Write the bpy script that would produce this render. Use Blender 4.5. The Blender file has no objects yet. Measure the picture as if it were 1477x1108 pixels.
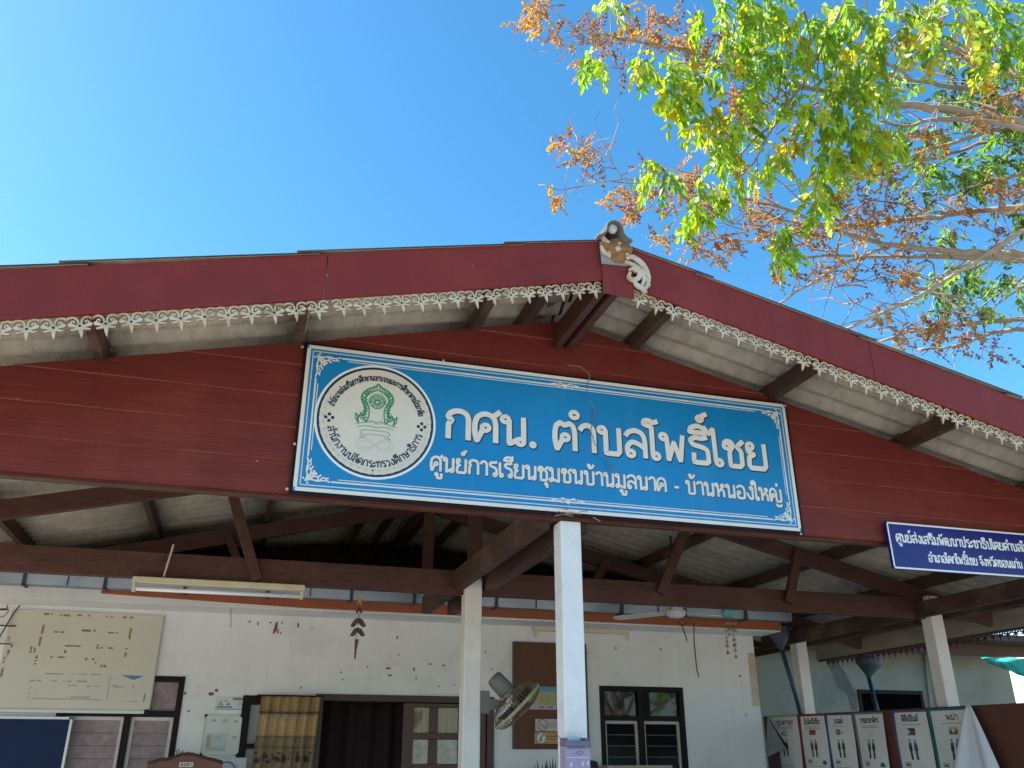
import bpy, bmesh, math, random
from mathutils import Vector, Matrix
random.seed(7)
SC = bpy.context.scene
COL = SC.collection
PI = math.pi

# ------------------------------------------------------------------ camera
CAM_Z = 1.55
PITCH, YAW = math.radians(23.5), math.radians(16.95)
F_PX, PW, PH = 1238.0, 1477.0, 1108.0
FWD = Vector((math.sin(YAW)*math.cos(PITCH), math.cos(YAW)*math.cos(PITCH), math.sin(PITCH)))
RGT = Vector((math.cos(YAW), -math.sin(YAW), 0))
UPV = RGT.cross(FWD)
cd = bpy.data.cameras.new('camera')
cd.sensor_fit = 'HORIZONTAL'; cd.sensor_width = 36.0; cd.lens = F_PX/PW*36.0
cd.clip_start = 0.05; cd.clip_end = 3000
cam = bpy.data.objects.new('camera', cd); COL.objects.link(cam)
cam.location = (0, 0, CAM_Z)
cam.rotation_euler = Matrix((RGT, UPV, -FWD)).transposed().to_euler()
SC.camera = cam

# ------------------------------------------------------------------ light
SUN_EL, SUN_AZ = math.radians(37), math.radians(-72)      # azimuth from +Y towards +X
sun_dir = Vector((math.sin(SUN_AZ)*math.cos(SUN_EL), math.cos(SUN_AZ)*math.cos(SUN_EL), math.sin(SUN_EL)))
W = bpy.data.worlds.new('World'); SC.world = W; W.use_nodes = True
nt = W.node_tree
sky = nt.nodes.new('ShaderNodeTexSky'); sky.sky_type = 'NISHITA'; sky.sun_disc = False
sky.sun_elevation = SUN_EL; sky.sun_rotation = SUN_AZ
sky.air_density = 1.0; sky.dust_density = 0.9; sky.ozone_density = 4.0; sky.altitude = 100
hs = nt.nodes.new('ShaderNodeHueSaturation'); hs.inputs['Saturation'].default_value = 1.24; hs.inputs['Hue'].default_value = .488
nt.links.new(sky.outputs[0], hs.inputs['Color']); nt.links.new(hs.outputs[0], nt.nodes['Background'].inputs[0])
nt.nodes['Background'].inputs[1].default_value = 0.094
sl = bpy.data.lights.new('sun', 'SUN'); sl.energy = 5.0; sl.angle = math.radians(0.53); sl.color = (1, 0.95, 0.87)
so = bpy.data.objects.new('sun', sl); COL.objects.link(so); so.location = (-8, 4, 12)
so.rotation_euler = sun_dir.to_track_quat('Z', 'Y').to_euler()
SC.view_settings.view_transform = 'Standard'; SC.view_settings.look = 'None'
SC.view_settings.exposure = 1.78; SC.view_settings.gamma = 1
try:
    SC.cycles.use_denoising = True
    SC.cycles.max_bounces = 12; SC.cycles.diffuse_bounces = 7; SC.cycles.transparent_max_bounces = 12
    SC.cycles.caustics_reflective = False; SC.cycles.caustics_refractive = False
except Exception:
    pass

# ------------------------------------------------------------------ helpers
def ray(x, y):
    return FWD + RGT*((x-PW/2)/F_PX) - UPV*((y-PH/2)/F_PX)
def PY(x, y, Y):                 # photo point carried onto the upright plane y = Y
    d = ray(x, y); d = d*(Y/d.y); return Vector((d.x, d.y, d.z+CAM_Z))
def PX(x, y, X):
    d = ray(x, y); d = d*(X/d.x); return Vector((d.x, d.y, d.z+CAM_Z))
def PD(x, y, D):
    d = ray(x, y).normalized()*D; return Vector((d.x, d.y, d.z+CAM_Z))

def srgb(r, g, b):
    f = lambda c: (c/12.92 if c <= .04045 else ((c+.055)/1.055)**2.4)
    return (f(r/255), f(g/255), f(b/255))

def mat(name, col, rough=.6, col2=None, scale=6, stretch=(1, 1, 1), bump=0, bscale=None, metal=0,
        dirt=None, dscale=2.5, damt=.5, spec=None, speck=None, streak=None):
    m = bpy.data.materials.new(name); m.use_nodes = True
    t = m.node_tree; N = t.nodes; L = t.links; b = N['Principled BSDF']
    b.inputs['Roughness'].default_value = rough; b.inputs['Metallic'].default_value = metal
    if spec is not None: b.inputs['Specular IOR Level'].default_value = spec
    geo = N.new('ShaderNodeNewGeometry')
    mp = N.new('ShaderNodeMapping'); mp.inputs['Scale'].default_value = stretch
    L.new(geo.outputs['Position'], mp.inputs[0])
    def noise(s, det=6, src=mp, ro=.6):
        n = N.new('ShaderNodeTexNoise'); n.inputs['Scale'].default_value = s; n.inputs['Detail'].default_value = det
        n.inputs['Roughness'].default_value = ro
        L.new(src.outputs[0], n.inputs[0]); return n
    def ramp(src, a, bb):
        r = N.new('ShaderNodeMapRange'); r.inputs['From Min'].default_value = a; r.inputs['From Max'].default_value = bb
        L.new(src, r.inputs[0]); return r.outputs[0]
    def mix(fac, a, c):
        x = N.new('ShaderNodeMix'); x.data_type = 'RGBA'
        if isinstance(fac, (int, float)): x.inputs[0].default_value = fac
        else: L.new(fac, x.inputs[0])
        for i, v in ((6, a), (7, c)):
            if isinstance(v, tuple): x.inputs[i].default_value = (*v, 1)
            else: L.new(v, x.inputs[i])
        return x.outputs[2]
    c = tuple(col)
    n1 = noise(scale)
    if col2 is not None: c = mix(ramp(n1.outputs[0], .35, .68), tuple(col), tuple(col2))
    if dirt is not None:
        n2 = noise(dscale, 8, geo, .7)
        f = N.new('ShaderNodeMath'); f.operation = 'MULTIPLY'; f.inputs[1].default_value = damt
        L.new(ramp(n2.outputs[0], .5, .75), f.inputs[0]); c = mix(f.outputs[0], c, tuple(dirt))
    if streak is not None:
        m2 = N.new('ShaderNodeMapping'); m2.inputs['Scale'].default_value = (14, 14, .7); L.new(geo.outputs['Position'], m2.inputs[0])
        n3 = noise(1.2, 6, m2)
        f = N.new('ShaderNodeMath'); f.operation = 'MULTIPLY'; f.inputs[1].default_value = .5
        L.new(ramp(n3.outputs[0], .55, .8), f.inputs[0]); c = mix(f.outputs[0], c, tuple(streak))
    if speck is not None:
        v = N.new('ShaderNodeTexVoronoi'); v.inputs['Scale'].default_value = speck[1]; L.new(geo.outputs['Position'], v.inputs[0])
        n4 = noise(2.0, 2, geo)
        f = N.new('ShaderNodeMath'); f.operation = 'LESS_THAN'; f.inputs[1].default_value = speck[2]
        L.new(v.outputs['Distance'], f.inputs[0])
        g = N.new('ShaderNodeMath'); g.operation = 'MULTIPLY'; L.new(f.outputs[0], g.inputs[0]); L.new(ramp(n4.outputs[0], .5, .56), g.inputs[1])
        c = mix(g.outputs[0], c, tuple(speck[0]))
    if isinstance(c, tuple): b.inputs['Base Color'].default_value = (*c, 1)
    else: L.new(c, b.inputs['Base Color'])
    if bump:
        n5 = noise(bscale or scale*3, 8)
        bp = N.new('ShaderNodeBump'); bp.inputs['Strength'].default_value = bump; bp.inputs['Distance'].default_value = .01
        L.new(n5.outputs[0], bp.inputs['Height']); L.new(bp.outputs[0], b.inputs['Normal'])
    return m

class MB:
    def __init__(s): s.v = []; s.f = []; s.a = []; s.mi = []; s.cur = 0
    def add(s, vs, fs, a=None):
        o = len(s.v); s.v += [Vector(v) for v in vs]; s.f += [tuple(i+o for i in f) for f in fs]
        s.a += [a]*len(vs); s.mi += [s.cur]*len(fs)
    def box(s, lo, hi):
        (x0, y0, z0), (x1, y1, z1) = lo, hi
        s.add([(x0,y0,z0),(x1,y0,z0),(x1,y1,z0),(x0,y1,z0),(x0,y0,z1),(x1,y0,z1),(x1,y1,z1),(x0,y1,z1)],
              [(0,3,2,1),(4,5,6,7),(0,1,5,4),(1,2,6,5),(2,3,7,6),(3,0,4,7)])
        return s
    def beam(s, a, b, w, h, up=(0, 0, 1)):      # a,b on the bar's axis; w across, h along up
        a, b = Vector(a), Vector(b); d = (b-a).normalized(); r = d.cross(Vector(up)).normalized(); u = r.cross(d)
        vs = [p+r*sx*w/2+u*sz*h/2 for p in (a, b) for sx, sz in ((-1,-1),(1,-1),(1,1),(-1,1))]
        s.add(vs, [(0,1,2,3),(7,6,5,4),(0,4,5,1),(1,5,6,2),(2,6,7,3),(3,7,4,0)]); return s
    def tube(s, pts, r, n=8, cap=True):
        pts = [Vector(p) for p in pts]; rs = r if isinstance(r, (list, tuple)) else [r]*len(pts)
        vs = []; fs = []; ref = None
        for i, p in enumerate(pts):
            d = (pts[min(i+1, len(pts)-1)]-pts[max(i-1, 0)])
            d = d.normalized() if d.length > 1e-9 else Vector((0, 0, 1))
            if ref is None: ref = d.orthogonal().normalized()
            ref = (ref-d*ref.dot(d)); ref = ref.normalized() if ref.length > 1e-6 else d.orthogonal().normalized()
            q = d.cross(ref)
            for k in range(n):
                t = 2*PI*k/n; vs.append(p+(ref*math.cos(t)+q*math.sin(t))*rs[i])
        for i in range(len(pts)-1):
            for k in range(n):
                a = i*n+k; b = i*n+(k+1) % n; fs.append((a, b, b+n, a+n))
        if cap: fs += [tuple(range(n-1, -1, -1)), tuple(range((len(pts)-1)*n, len(pts)*n))]
        s.add(vs, fs); return s
    def lathe(s, prof, c, axis=(0, 0, 1), n=24):
        ax = Vector(axis).normalized(); e = ax.orthogonal().normalized(); g = ax.cross(e); c = Vector(c)
        vs = []; fs = []
        for r, h in prof:
            for k in range(n):
                t = 2*PI*k/n; vs.append(c+ax*h+(e*math.cos(t)+g*math.sin(t))*max(r, 1e-4))
        for i in range(len(prof)-1):
            for k in range(n):
                a = i*n+k; b = i*n+(k+1) % n; fs.append((a, b, b+n, a+n))
        s.add(vs, fs); return s
    def prism(s, pts, off):                      # closed outline extruded by a vector
        off = Vector(off); n = len(pts); p = [Vector(q) for q in pts]
        s.add(p+[q+off for q in p], [tuple(range(n)), tuple(range(2*n-1, n-1, -1))]+[(i, i+n, (i+1) % n+n, (i+1) % n) for i in range(n)])
        return s
    def grid(s, fn, nu, nv):
        vs = [fn(i/nu, j/nv) for j in range(nv+1) for i in range(nu+1)]
        s.add(vs, [(j*(nu+1)+i, j*(nu+1)+i+1, (j+1)*(nu+1)+i+1, (j+1)*(nu+1)+i) for j in range(nv) for i in range(nu)]); return s
    def build(s, name, m, parent=None, label=None, smooth=False, bev=0, solid=0, kind=None):
        me = bpy.data.meshes.new(name)
        off = Vector((0, 0, 0)); p = parent
        while p is not None: off += Vector(p.location); p = p.parent
        if parent is None and s.v:              # origin of a lone thing at its base
            off = Vector(((min(v.x for v in s.v)+max(v.x for v in s.v))/2, (min(v.y for v in s.v)+max(v.y for v in s.v))/2, min(v.z for v in s.v)))
        me.from_pydata([v-off for v in s.v], [], s.f); me.update()
        if smooth:
            for q in me.polygons: q.use_smooth = True
        if any(a is not None for a in s.a):
            at = me.color_attributes.new('tint', 'FLOAT_COLOR', 'POINT')
            for i, a in enumerate(s.a): at.data[i].color = (*(a or (1, 1, 1)), 1)
        o = bpy.data.objects.new(name, me); COL.objects.link(o)
        for q in (m if isinstance(m, list) else [m]): me.materials.append(q)
        if isinstance(m, list): me.polygons.foreach_set('material_index', s.mi)
        if parent is not None: o.parent = parent
        else: o.location = off
        bm = bmesh.new(); bm.from_mesh(me)
        if not any(a is not None for a in s.a) and solid == 0: bmesh.ops.recalc_face_normals(bm, faces=bm.faces)
        bm.to_mesh(me); bm.free()
        if solid:
            md = o.modifiers.new('thick', 'SOLIDIFY'); md.thickness = solid; md.offset = 0
        if bev:
            md = o.modifiers.new('edge', 'BEVEL'); md.width = bev; md.segments = 2; md.limit_method = 'ANGLE'
        if label: o['label'] = label
        if kind: o['kind'] = kind
        return o

def thing(name, label, cat, loc=(0, 0, 0), group=None):
    o = bpy.data.objects.new(name, None); COL.objects.link(o); o.location = loc; o.empty_display_size = .2
    o['label'] = label; o['category'] = cat
    if group: o['group'] = group
    return o
def tag(o, label, cat, group=None):
    o['label'] = label; o['category'] = cat
    if group: o['group'] = group
    return o
def struct(o): o['kind'] = 'structure'; return o

def smoothpts(pts, k=6, closed=False):
    out = []; n = len(pts); p = [Vector(q) for q in pts]
    rng = range(n if closed else n-1)
    for i in rng:
        p0 = p[(i-1) % n] if (closed or i > 0) else p[0]*2-p[1]
        p1 = p[i]; p2 = p[(i+1) % n]
        p3 = p[(i+2) % n] if (closed or i+2 < n) else p2*2-p1
        for j in range(k):
            t = j/k
            out.append(.5*((2*p1)+(p2-p0)*t+(2*p0-5*p1+4*p2-p3)*t*t+(3*p1-p0-3*p2+p3)*t*t*t))
    if not closed: out.append(p[-1])
    return out

# 2-D strokes: each returns (points, faces) flat in u,v
def ribbon(pts, w, closed=False, grow=0):
    p = [Vector((q[0], q[1])) for q in pts]
    q = [p[0]]
    for a in p[1:]:
        if (a-q[-1]).length > 1e-5: q.append(a)
    p = q; n = len(p)
    if n < 2: return [], []
    if grow and not closed:
        p[0] = p[0]+(p[0]-p[1]).normalized()*grow; p[-1] = p[-1]+(p[-1]-p[-2]).normalized()*grow
    L = []; R = []
    ws = w if isinstance(w, (list, tuple)) else [w]*n
    for i in range(n):
        if closed: a = p[i-1]; b = p[(i+1) % n]
        else: a = p[max(i-1, 0)]; b = p[min(i+1, n-1)]
        d1 = (p[i]-a); d2 = (b-p[i])
        d1 = d1.normalized() if d1.length > 1e-9 else d2.normalized(); d2 = d2.normalized() if d2.length > 1e-9 else d1
        t = d1+d2; t = t.normalized() if t.length > .05 else d1
        nn = Vector((-t.y, t.x)); c = max(.5, nn.dot(Vector((-d1.y, d1.x))))
        h = ws[min(i, len(ws)-1)]/2/c
        L.append(p[i]+nn*h); R.append(p[i]-nn*h)
    vs = L+R; m = n if closed else n-1
    fs = [(i, n+i, n+(i+1) % n, (i+1) % n) for i in range(m)]
    return vs, fs
def ring(cx, cy, r, k=14):
    return [(cx+r*math.cos(2*PI*i/k), cy+r*math.sin(2*PI*i/k)) for i in range(k)]

# ------------------------------------------------------------------ looped Thai letters as pen strokes
# 'c' loop (x,y,r); 'p' straight pen path; 's' smooth pen path.  x-height is 1
LR = .105
ARCH = [(.06,.0),(.06,.62),(.12,.86),(.36,.99),(.58,.88),(.66,.66),(.66,0)]
G = {
 'ก': (.78, [('p', [(.1,0),(.1,.52),(.2,.64),(.07,.76),(.16,.91),(.3,.98),(.46,.98),(.6,.9),(.66,.75),(.66,0)])]),
 'ภ': (.82, [('c', (.13,.11,LR)), ('p', [(.22,.1),(.16,.52),(.24,.64),(.1,.76),(.18,.91),(.32,.98),(.5,.98),(.64,.9),(.7,.75),(.7,0)])]),
 'ค': (.78, [('c', (.37,.5,LR)), ('p', [(.29,.43),(.12,.02),(.06,.3),(.06,.62),(.12,.84),(.24,.95),(.38,.99),(.54,.93),(.63,.8),(.66,.62),(.66,0)])]),
 'ศ': (.8, [('c', (.37,.5,LR)), ('p', [(.29,.43),(.12,.02),(.06,.3),(.06,.62),(.12,.84),(.24,.95),(.38,.99),(.54,.93),(.63,.8),(.66,.62),(.66,0)]), ('p', [(.56,.88),(.8,1.12)])]),
 'ด': (.78, [('c', (.3,.46,LR)), ('p', [(.38,.38),(.14,.02),(.06,.3),(.06,.62),(.12,.84),(.24,.95),(.38,.99),(.54,.93),(.63,.8),(.66,.62),(.66,0)])]),
 'ต': (.78, [('c', (.37,.46,LR)), ('p', [(.29,.4),(.12,.02),(.06,.3),(.06,.62),(.1,.86),(.22,.98),(.36,.88),(.5,.98),(.62,.88),(.66,.66),(.66,0)])]),
 'ฒ': (1.12, [('c', (.3,.5,LR)), ('p', [(.23,.43),(.1,.02),(.06,.3),(.06,.62),(.1,.86),(.2,.98),(.31,.88),(.43,.98),(.53,.88),(.56,.66),(.56,.15)]), ('c', (.5,.1,LR)), ('p', [(.56,.06),(.95,.03),(.98,.2),(.98,1)])]),
 'น': (.82, [('c', (.14,.87,LR)), ('p', [(.25,.88),(.25,.03),(.52,.2)]), ('c', (.58,.13,LR)), ('p', [(.67,.12),(.67,1)])]),
 'ม': (.82, [('c', (.14,.87,LR)), ('p', [(.25,.88),(.25,.12)]), ('c', (.15,.12,LR)), ('p', [(.2,.2),(.46,.1),(.67,.02),(.67,1)])]),
 'บ': (.82, [('c', (.14,.87,LR)), ('p', [(.25,.88),(.25,.05),(.6,.05),(.67,.14),(.67,1)])]),
 'ป': (.82, [('c', (.14,.87,LR)), ('p', [(.25,.88),(.25,.05),(.6,.05),(.67,.14),(.67,1.42)])]),
 'ษ': (.9, [('c', (.14,.87,LR)), ('p', [(.25,.88),(.25,.05),(.6,.05),(.67,.14),(.67,1)]), ('c', (.48,.5,.08)), ('p', [(.56,.46),(.84,.6)])]),
 'พ': (.92, [('c', (.13,.87,LR)), ('p', [(.23,.88),(.26,.03),(.46,.7),(.64,.03),(.76,1)])]),
 'ฟ': (.92, [('c', (.13,.87,LR)), ('p', [(.23,.88),(.26,.03),(.46,.7),(.64,.03),(.76,1.4)])]),
 'ล': (.78, [('c', (.2,.13,LR)), ('s', [(.1,.14),(.1,.36),(.24,.54),(.44,.5),(.64,.36)]), ('p', [(.05,.74),(.14,.9),(.34,.99),(.54,.93),(.63,.8),(.66,.62),(.66,0)])]),
 'ส': (.8, [('c', (.2,.13,LR)), ('s', [(.1,.14),(.1,.36),(.24,.54),(.44,.5),(.64,.36)]), ('p', [(.05,.74),(.14,.9),(.34,.99),(.54,.93),(.63,.8),(.66,.62),(.66,0)]), ('p', [(.56,.88),(.8,1.12)])]),
 'ว': (.66, [('c', (.43,.12,LR)), ('p', [(.53,.12),(.54,.66),(.48,.86),(.3,.98),(.14,.92),(.04,.76)])]),
 'ร': (.64, [('c', (.42,.12,LR)), ('p', [(.52,.12),(.52,.46),(.44,.58),(.16,.68),(.06,.82),(.18,.97),(.36,.94),(.56,1.02)])]),
 'ธ': (.78, [('p', [(.66,1.02),(.46,.95),(.24,.98),(.08,.86),(.16,.7),(.5,.62),(.63,.54),(.65,.4),(.65,.12),(.58,.05),(.16,.05),(.18,.4)])]),
 'อ': (.76, [('c', (.2,.46,LR)), ('p', [(.1,.44),(.1,.14),(.2,.05),(.54,.05),(.64,.14),(.65,.7),(.56,.9),(.36,.98),(.18,.93),(.06,.8)])]),
 'ง': (.66, [('c', (.42,.87,LR)), ('p', [(.52,.87),(.52,.16),(.42,.04),(.28,.1),(.06,.52)])]),
 'ช': (.78, [('c', (.16,.78,LR)), ('p', [(.06,.84),(.16,.97),(.32,.95),(.38,.82),(.26,.62),(.24,.5),(.24,.05),(.56,.05),(.64,.14),(.64,.62),(.5,.78),(.74,1.03)])]),
 'ข': (.78, [('c', (.16,.78,LR)), ('p', [(.06,.84),(.16,.97),(.32,.95),(.38,.82),(.26,.62),(.24,.5),(.24,.05),(.56,.05),(.64,.14),(.64,1)])]),
 'ย': (.8, [('c', (.18,.87,LR)), ('p', [(.08,.84),(.1,.64),(.3,.56),(.12,.46),(.1,.14),(.16,.05),(.58,.05),(.66,.14),(.66,1)])]),
 'ท': (.78, [('c', (.12,.87,LR)), ('p', [(.23,.88),(.23,0)]), ('p', [(.23,.55),(.34,.86),(.5,.98),(.62,.9),(.66,.7),(.66,0)])]),
 'ห': (.82, [('c', (.12,.87,LR)), ('p', [(.23,.88),(.23,0)]), ('p', [(.23,.34),(.5,.62),(.66,.4),(.67,0)]), ('c', (.58,.84,LR)), ('p', [(.54,.74),(.5,.62)])]),
 'ญ': (1.05, [('c', (.3,.48,LR)), ('p', [(.23,.42),(.1,.02),(.06,.3),(.06,.62),(.1,.84),(.2,.95),(.31,.99),(.44,.93),(.52,.8),(.55,.62),(.55,.05),(.86,.05),(.92,.14),(.92,1)]), ('p', [(.5,-.12),(.58,-.3),(.84,-.3),(.92,-.14)])]),
 'จ': (.7, [('c', (.24,.46,LR)), ('p', [(.3,.37),(.42,.04),(.54,.12),(.57,.3),(.57,.66),(.5,.86),(.32,.98),(.14,.92),(.04,.76)])]),
 'า': (.58, [('p', [(.03,.76),(.12,.92),(.26,.98),(.4,.92),(.46,.76),(.46,0)])]),
 'เ': (.36, [('c', (.2,.12,LR)), ('p', [(.1,.12),(.1,1)])]),
 'โ': (.36, [('c', (.22,.12,LR)), ('p', [(.12,.12),(.12,1.18),(-.14,1.26),(-.1,1.4),(.06,1.42),(.16,1.34),(.34,1.42)])]),
 'ไ': (.36, [('c', (.22,.12,LR)), ('p', [(.12,.12),(.1,1.36),(-.06,1.16),(-.22,1.42)])]),
 'ใ': (.36, [('c', (.22,.12,LR)), ('p', [(.12,.12),(.12,1.24),(.06,1.4),(-.1,1.42),(-.2,1.3)]), ('c', (-.12,1.22,.08))]),
 'ะ': (.5, [('c', (.12,.66,.08)), ('p', [(.19,.62),(.3,.72),(.42,.9)]), ('c', (.12,.16,.08)), ('p', [(.19,.12),(.3,.22),(.42,.4)])]),
 '.': (.3, [('c', (.12,.07,.05)), ('p', [(.08,.07),(.16,.07)])]),
 '-': (.55, [('p', [(.1,.42),(.45,.42)])]),
 ' ': (.42, []),
}
G['แ'] = (.72, G['เ'][1]+[(k, ((d[0]+.36, d[1], d[2]) if k == 'c' else [(x+.36, y) for x, y in d])) for k, d in G['เ'][1]])
DOME = ('p', [(.27,1.17),(.22,1.34),(.0,1.43),(-.22,1.34),(-.28,1.17),(.27,1.17)])
UP = {  # drawn about the middle of the consonant before them
 'ิ': [DOME], 'ี': [DOME, ('p', [(.27,1.15),(.27,1.52)])], 'ึ': [DOME, ('c', (.26,1.4,.07))],
 'ั': [('c', (-.16,1.24,.085)), ('p', [(-.08,1.2),(.1,1.24),(.3,1.48)])],
 'ุ': [('c', (.22,-.2,.07)), ('p', [(.29,-.18),(.29,-.48)])],
 'ู': [('c', (.04,-.2,.07)), ('p', [(.11,-.2),(.11,-.46),(.36,-.46),(.36,-.14)])],
 '่': [('p', [(.24,1.16),(.24,1.46)])],
 '้': [('c', (.0,1.4,.07)), ('p', [(.07,1.4),(.02,1.2),(.2,1.24),(.36,1.48)])],
 '์': [('c', (.1,1.36,.09)), ('p', [(.18,1.38),(.2,1.5),(.36,1.58)])],
 'ํ': [('c', (.2,1.3,.11))],
}
def thai_strokes(s):
    """list of (kind, data) in text units and the text's width"""
    out = []; x = 0; mid = .36; hi = False; start = 0
    for ch in s:
        if ch == 'ำ':
            out += [(k, (d[0]+x-.12, d[1], d[2])) for k, d in [('c', (0, 1.3, .115))]]
            ch = 'า'
        if ch in UP:
            dy = .0
            if ch in '่้์' and hi: dy = .34
            if ch in 'ิีึั': hi = True
            for k, d in UP[ch]:
                out.append((k, (d[0]+mid, d[1]+dy, d[2]) if k == 'c' else [(a+mid, b+dy) for a, b in d]))
            continue
        w, st = G[ch]; hi = False
        for k, d in st:
            out.append((k, (d[0]+x, d[1], d[2]) if k == 'c' else [(a+x, b) for a, b in d]))
        mid = x+min(.42, w*.46); x += w
    return out, x-.1
def write(mb, s, fn, w=.15, xs=1, ys=1, grow=0, dz=0.0, width=None, step=.00012):
    """pen the string; fn(u,v,depth) -> world point.  u runs 0..width"""
    st, tw = thai_strokes(s)
    if width: xs = width/tw
    for i, (k, d) in enumerate(st):
        if k == 'c': pts = ring(*d); cl = True
        else:
            pts = d if k == 'p' else [(q.x, q.y) for q in smoothpts([(a, b, 0) for a, b in d], 5)]; cl = False
            if k == 'p' and len(d) > 3:      # soften the corners a little
                q = [d[0]]
                for j in range(1, len(d)-1):
                    a, b, c = Vector(d[j-1]), Vector(d[j]), Vector(d[j+1])
                    if (a-b).length > .1 and (c-b).length > .1:
                        q += [tuple(b+(a-b).normalized()*.045), tuple(b+(c-b).normalized()*.045)]
                    else: q.append(d[j])
                pts = q+[d[-1]]
        vs, fs = ribbon(pts, w+grow*2, cl, grow)
        mb.add([fn(v.x*xs, v.y*ys, dz+step*(i % 9)) for v in vs], fs)
def flat(mb, pts2, fn, dz=0.0):
    mb.add([fn(a, b, dz) for a, b in pts2], [tuple(range(len(pts2)))])
def line(mb, pts2, w, fn, dz=0.0, closed=False):
    vs, fs = ribbon(pts2, w, closed); mb.add([fn(v.x, v.y, dz) for v in vs], fs)

# ------------------------------------------------------------------ materials
M = {}
M['red_board'] = mat('red_painted_plank', (.18,.029,.022), .5, (.132,.022,.018), 3, (1,1,14), bump=.35, bscale=7, spec=.3, dirt=(.25,.06,.045), damt=.55, dscale=1.8, streak=(.1,.018,.015), speck=((.55,.45,.4), 9, .035))
M['red_barge'] = mat('red_painted_board', (.21,.028,.025), .5, (.165,.024,.021), 2.2, bump=.08, spec=.22, dirt=(.26,.06,.05), damt=.45, dscale=1.7, streak=(.12,.018,.018), speck=((.5,.36,.33), 8, .03))
M['timber'] = mat('red_brown_timber', (.085,.026,.015), .6, (.05,.016,.01), 5, (1,1,6), bump=.3, dirt=(.12,.07,.045), damt=.6)
M['timber_old'] = mat('weathered_timber', (.075,.032,.02), .7, (.038,.017,.011), 4, (1,1,5), bump=.35, dirt=(.19,.12,.075), damt=.8, dscale=3)
M['cement_sheet'] = mat('fibre_cement', (.5,.435,.36), .95, (.37,.32,.26), 7, (2,1,1), bump=.7, bscale=45, dirt=(.2,.165,.125), damt=.55, dscale=4)
M['sheet_edge'] = mat('lichen_sheet_edge', (.06,.045,.038), .95, (.03,.025,.022), 20)
M['white_wall'] = mat('white_wall_paint', (.8,.805,.81), .75, (.74,.745,.745), 1.5, bump=.05, bscale=40, dirt=(.52,.49,.44), damt=.5, dscale=1.6, streak=(.64,.62,.58), speck=((.12,.1,.09), 3.2, .035))
M['white_post'] = mat('white_post_paint', (.78,.78,.78), .6, (.72,.72,.72), 3, bump=.1, bscale=25, dirt=(.5,.47,.42), damt=.5, dscale=6, streak=(.66,.65,.62), speck=((.3,.27,.23), 14, .05))
M['cream_post'] = mat('cream_post_paint', (.77,.75,.71), .6, (.7,.68,.64), 3, bump=.1, bscale=25, dscale=5, streak=(.6,.56,.5), dirt=(.4,.35,.28), damt=.35)
M['fret'] = mat('white_fretwork', (.6,.525,.4), .65, (.46,.37,.24), 18, dirt=(.26,.14,.06), dscale=9, damt=.85)
M['rust'] = mat('rusted_metal', (.2,.075,.018), .8, (.34,.17,.055), 30, bump=.3, dirt=(.12,.06,.03), dscale=12)
M['zinc'] = mat('zinc_sheet', (.3,.34,.38), .42, (.22,.26,.31), 3, metal=.6, dirt=(.36,.36,.33), damt=.6)
M['orange'] = mat('orange_fascia', (.42,.115,.04), .5, (.33,.09,.033), 4)
M['dark_roof'] = mat('dark_roof_sheet', (.085,.06,.05), .8, (.045,.033,.03), 5, dirt=(.11,.07,.05))
M['dark_frame'] = mat('dark_frame_wood', (.016,.01,.011), .55, (.011,.007,.009), 5, (1,1,6), spec=.15)
M['door_wood'] = mat('red_door_wood', (.09,.03,.018), .45, (.055,.018,.012), 5, (6,1,1))
M['black'] = mat('black_void', (.004,.004,.004), .9, spec=0)
M['ivory'] = mat('ivory_enamel', (.66,.6,.42), .5, (.58,.5,.33), 9)
M['tube'] = mat('tube_glass', (.82,.84,.86), .2)
M['white'] = mat('white_plastic', (.78,.78,.77), .4, (.7,.7,.68), 8)
M['cork'] = mat('brown_board', (.135,.06,.032), .85, (.105,.046,.025), 20, bump=.1, bscale=90)
M['blueprint'] = mat('sign_blue_print', (.003,.225,.52), .35, (.003,.195,.465), 2.5, streak=(.05,.27,.55), speck=((.6,.6,.55), 6, .02))
M['cream_print'] = mat('sign_cream_print', (.78,.74,.67), .4, (.7,.65,.58), 5)
M['roundel'] = mat('roundel_print', (.7,.66,.58), .4, (.64,.6,.53), 4)
M['dark_print'] = mat('sign_dark_print', (.006,.03,.06), .4)
M['green_print'] = mat('sign_green_print', (.03,.25,.11), .4)
M['pale_green'] = mat('sign_faded_green', (.26,.42,.33), .4)
M['pale_grey'] = mat('sign_faded_grey', (.52,.52,.48), .4)
M['gold_print'] = mat('sign_faded_gold', (.66,.615,.52), .4)
M['navy'] = mat('navy_print', (.006,.006,.16), .35, (.008,.01,.19), 3)
M['white_print'] = mat('white_print', (.78,.8,.83), .4)
M['grass_dry'] = mat('dry_straw', (.38,.3,.17), .8)
M['wire'] = mat('black_wire', (.03,.027,.025), .6)
M['blue_pipe'] = mat('blue_plastic', (.012,.035,.09), .4)
M['dull_zinc'] = mat('dull_galvanised', (.085,.1,.125), .55, (.05,.06,.08), 6, metal=.3)

def glass(name, col, rough=.03):
    m = bpy.data.materials.new(name); m.use_nodes = True; b = m.node_tree.nodes['Principled BSDF']
    b.inputs['Base Color'].default_value = (*col, 1); b.inputs['Roughness'].default_value = rough
    b.inputs['Specular IOR Level'].default_value = .5
    return m
M['glass_dark'] = glass('dark_glass', (.006,.006,.008))
M['louvre_edge'] = mat('louvre_glass_edge', (.13,.11,.115), .4)
M['louvre_glass'] = glass('louvre_glass', (.008,.008,.01), .12)
M['louvre_glass'].node_tree.nodes['Principled BSDF'].inputs['Specular IOR Level'].default_value = .12

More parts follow.
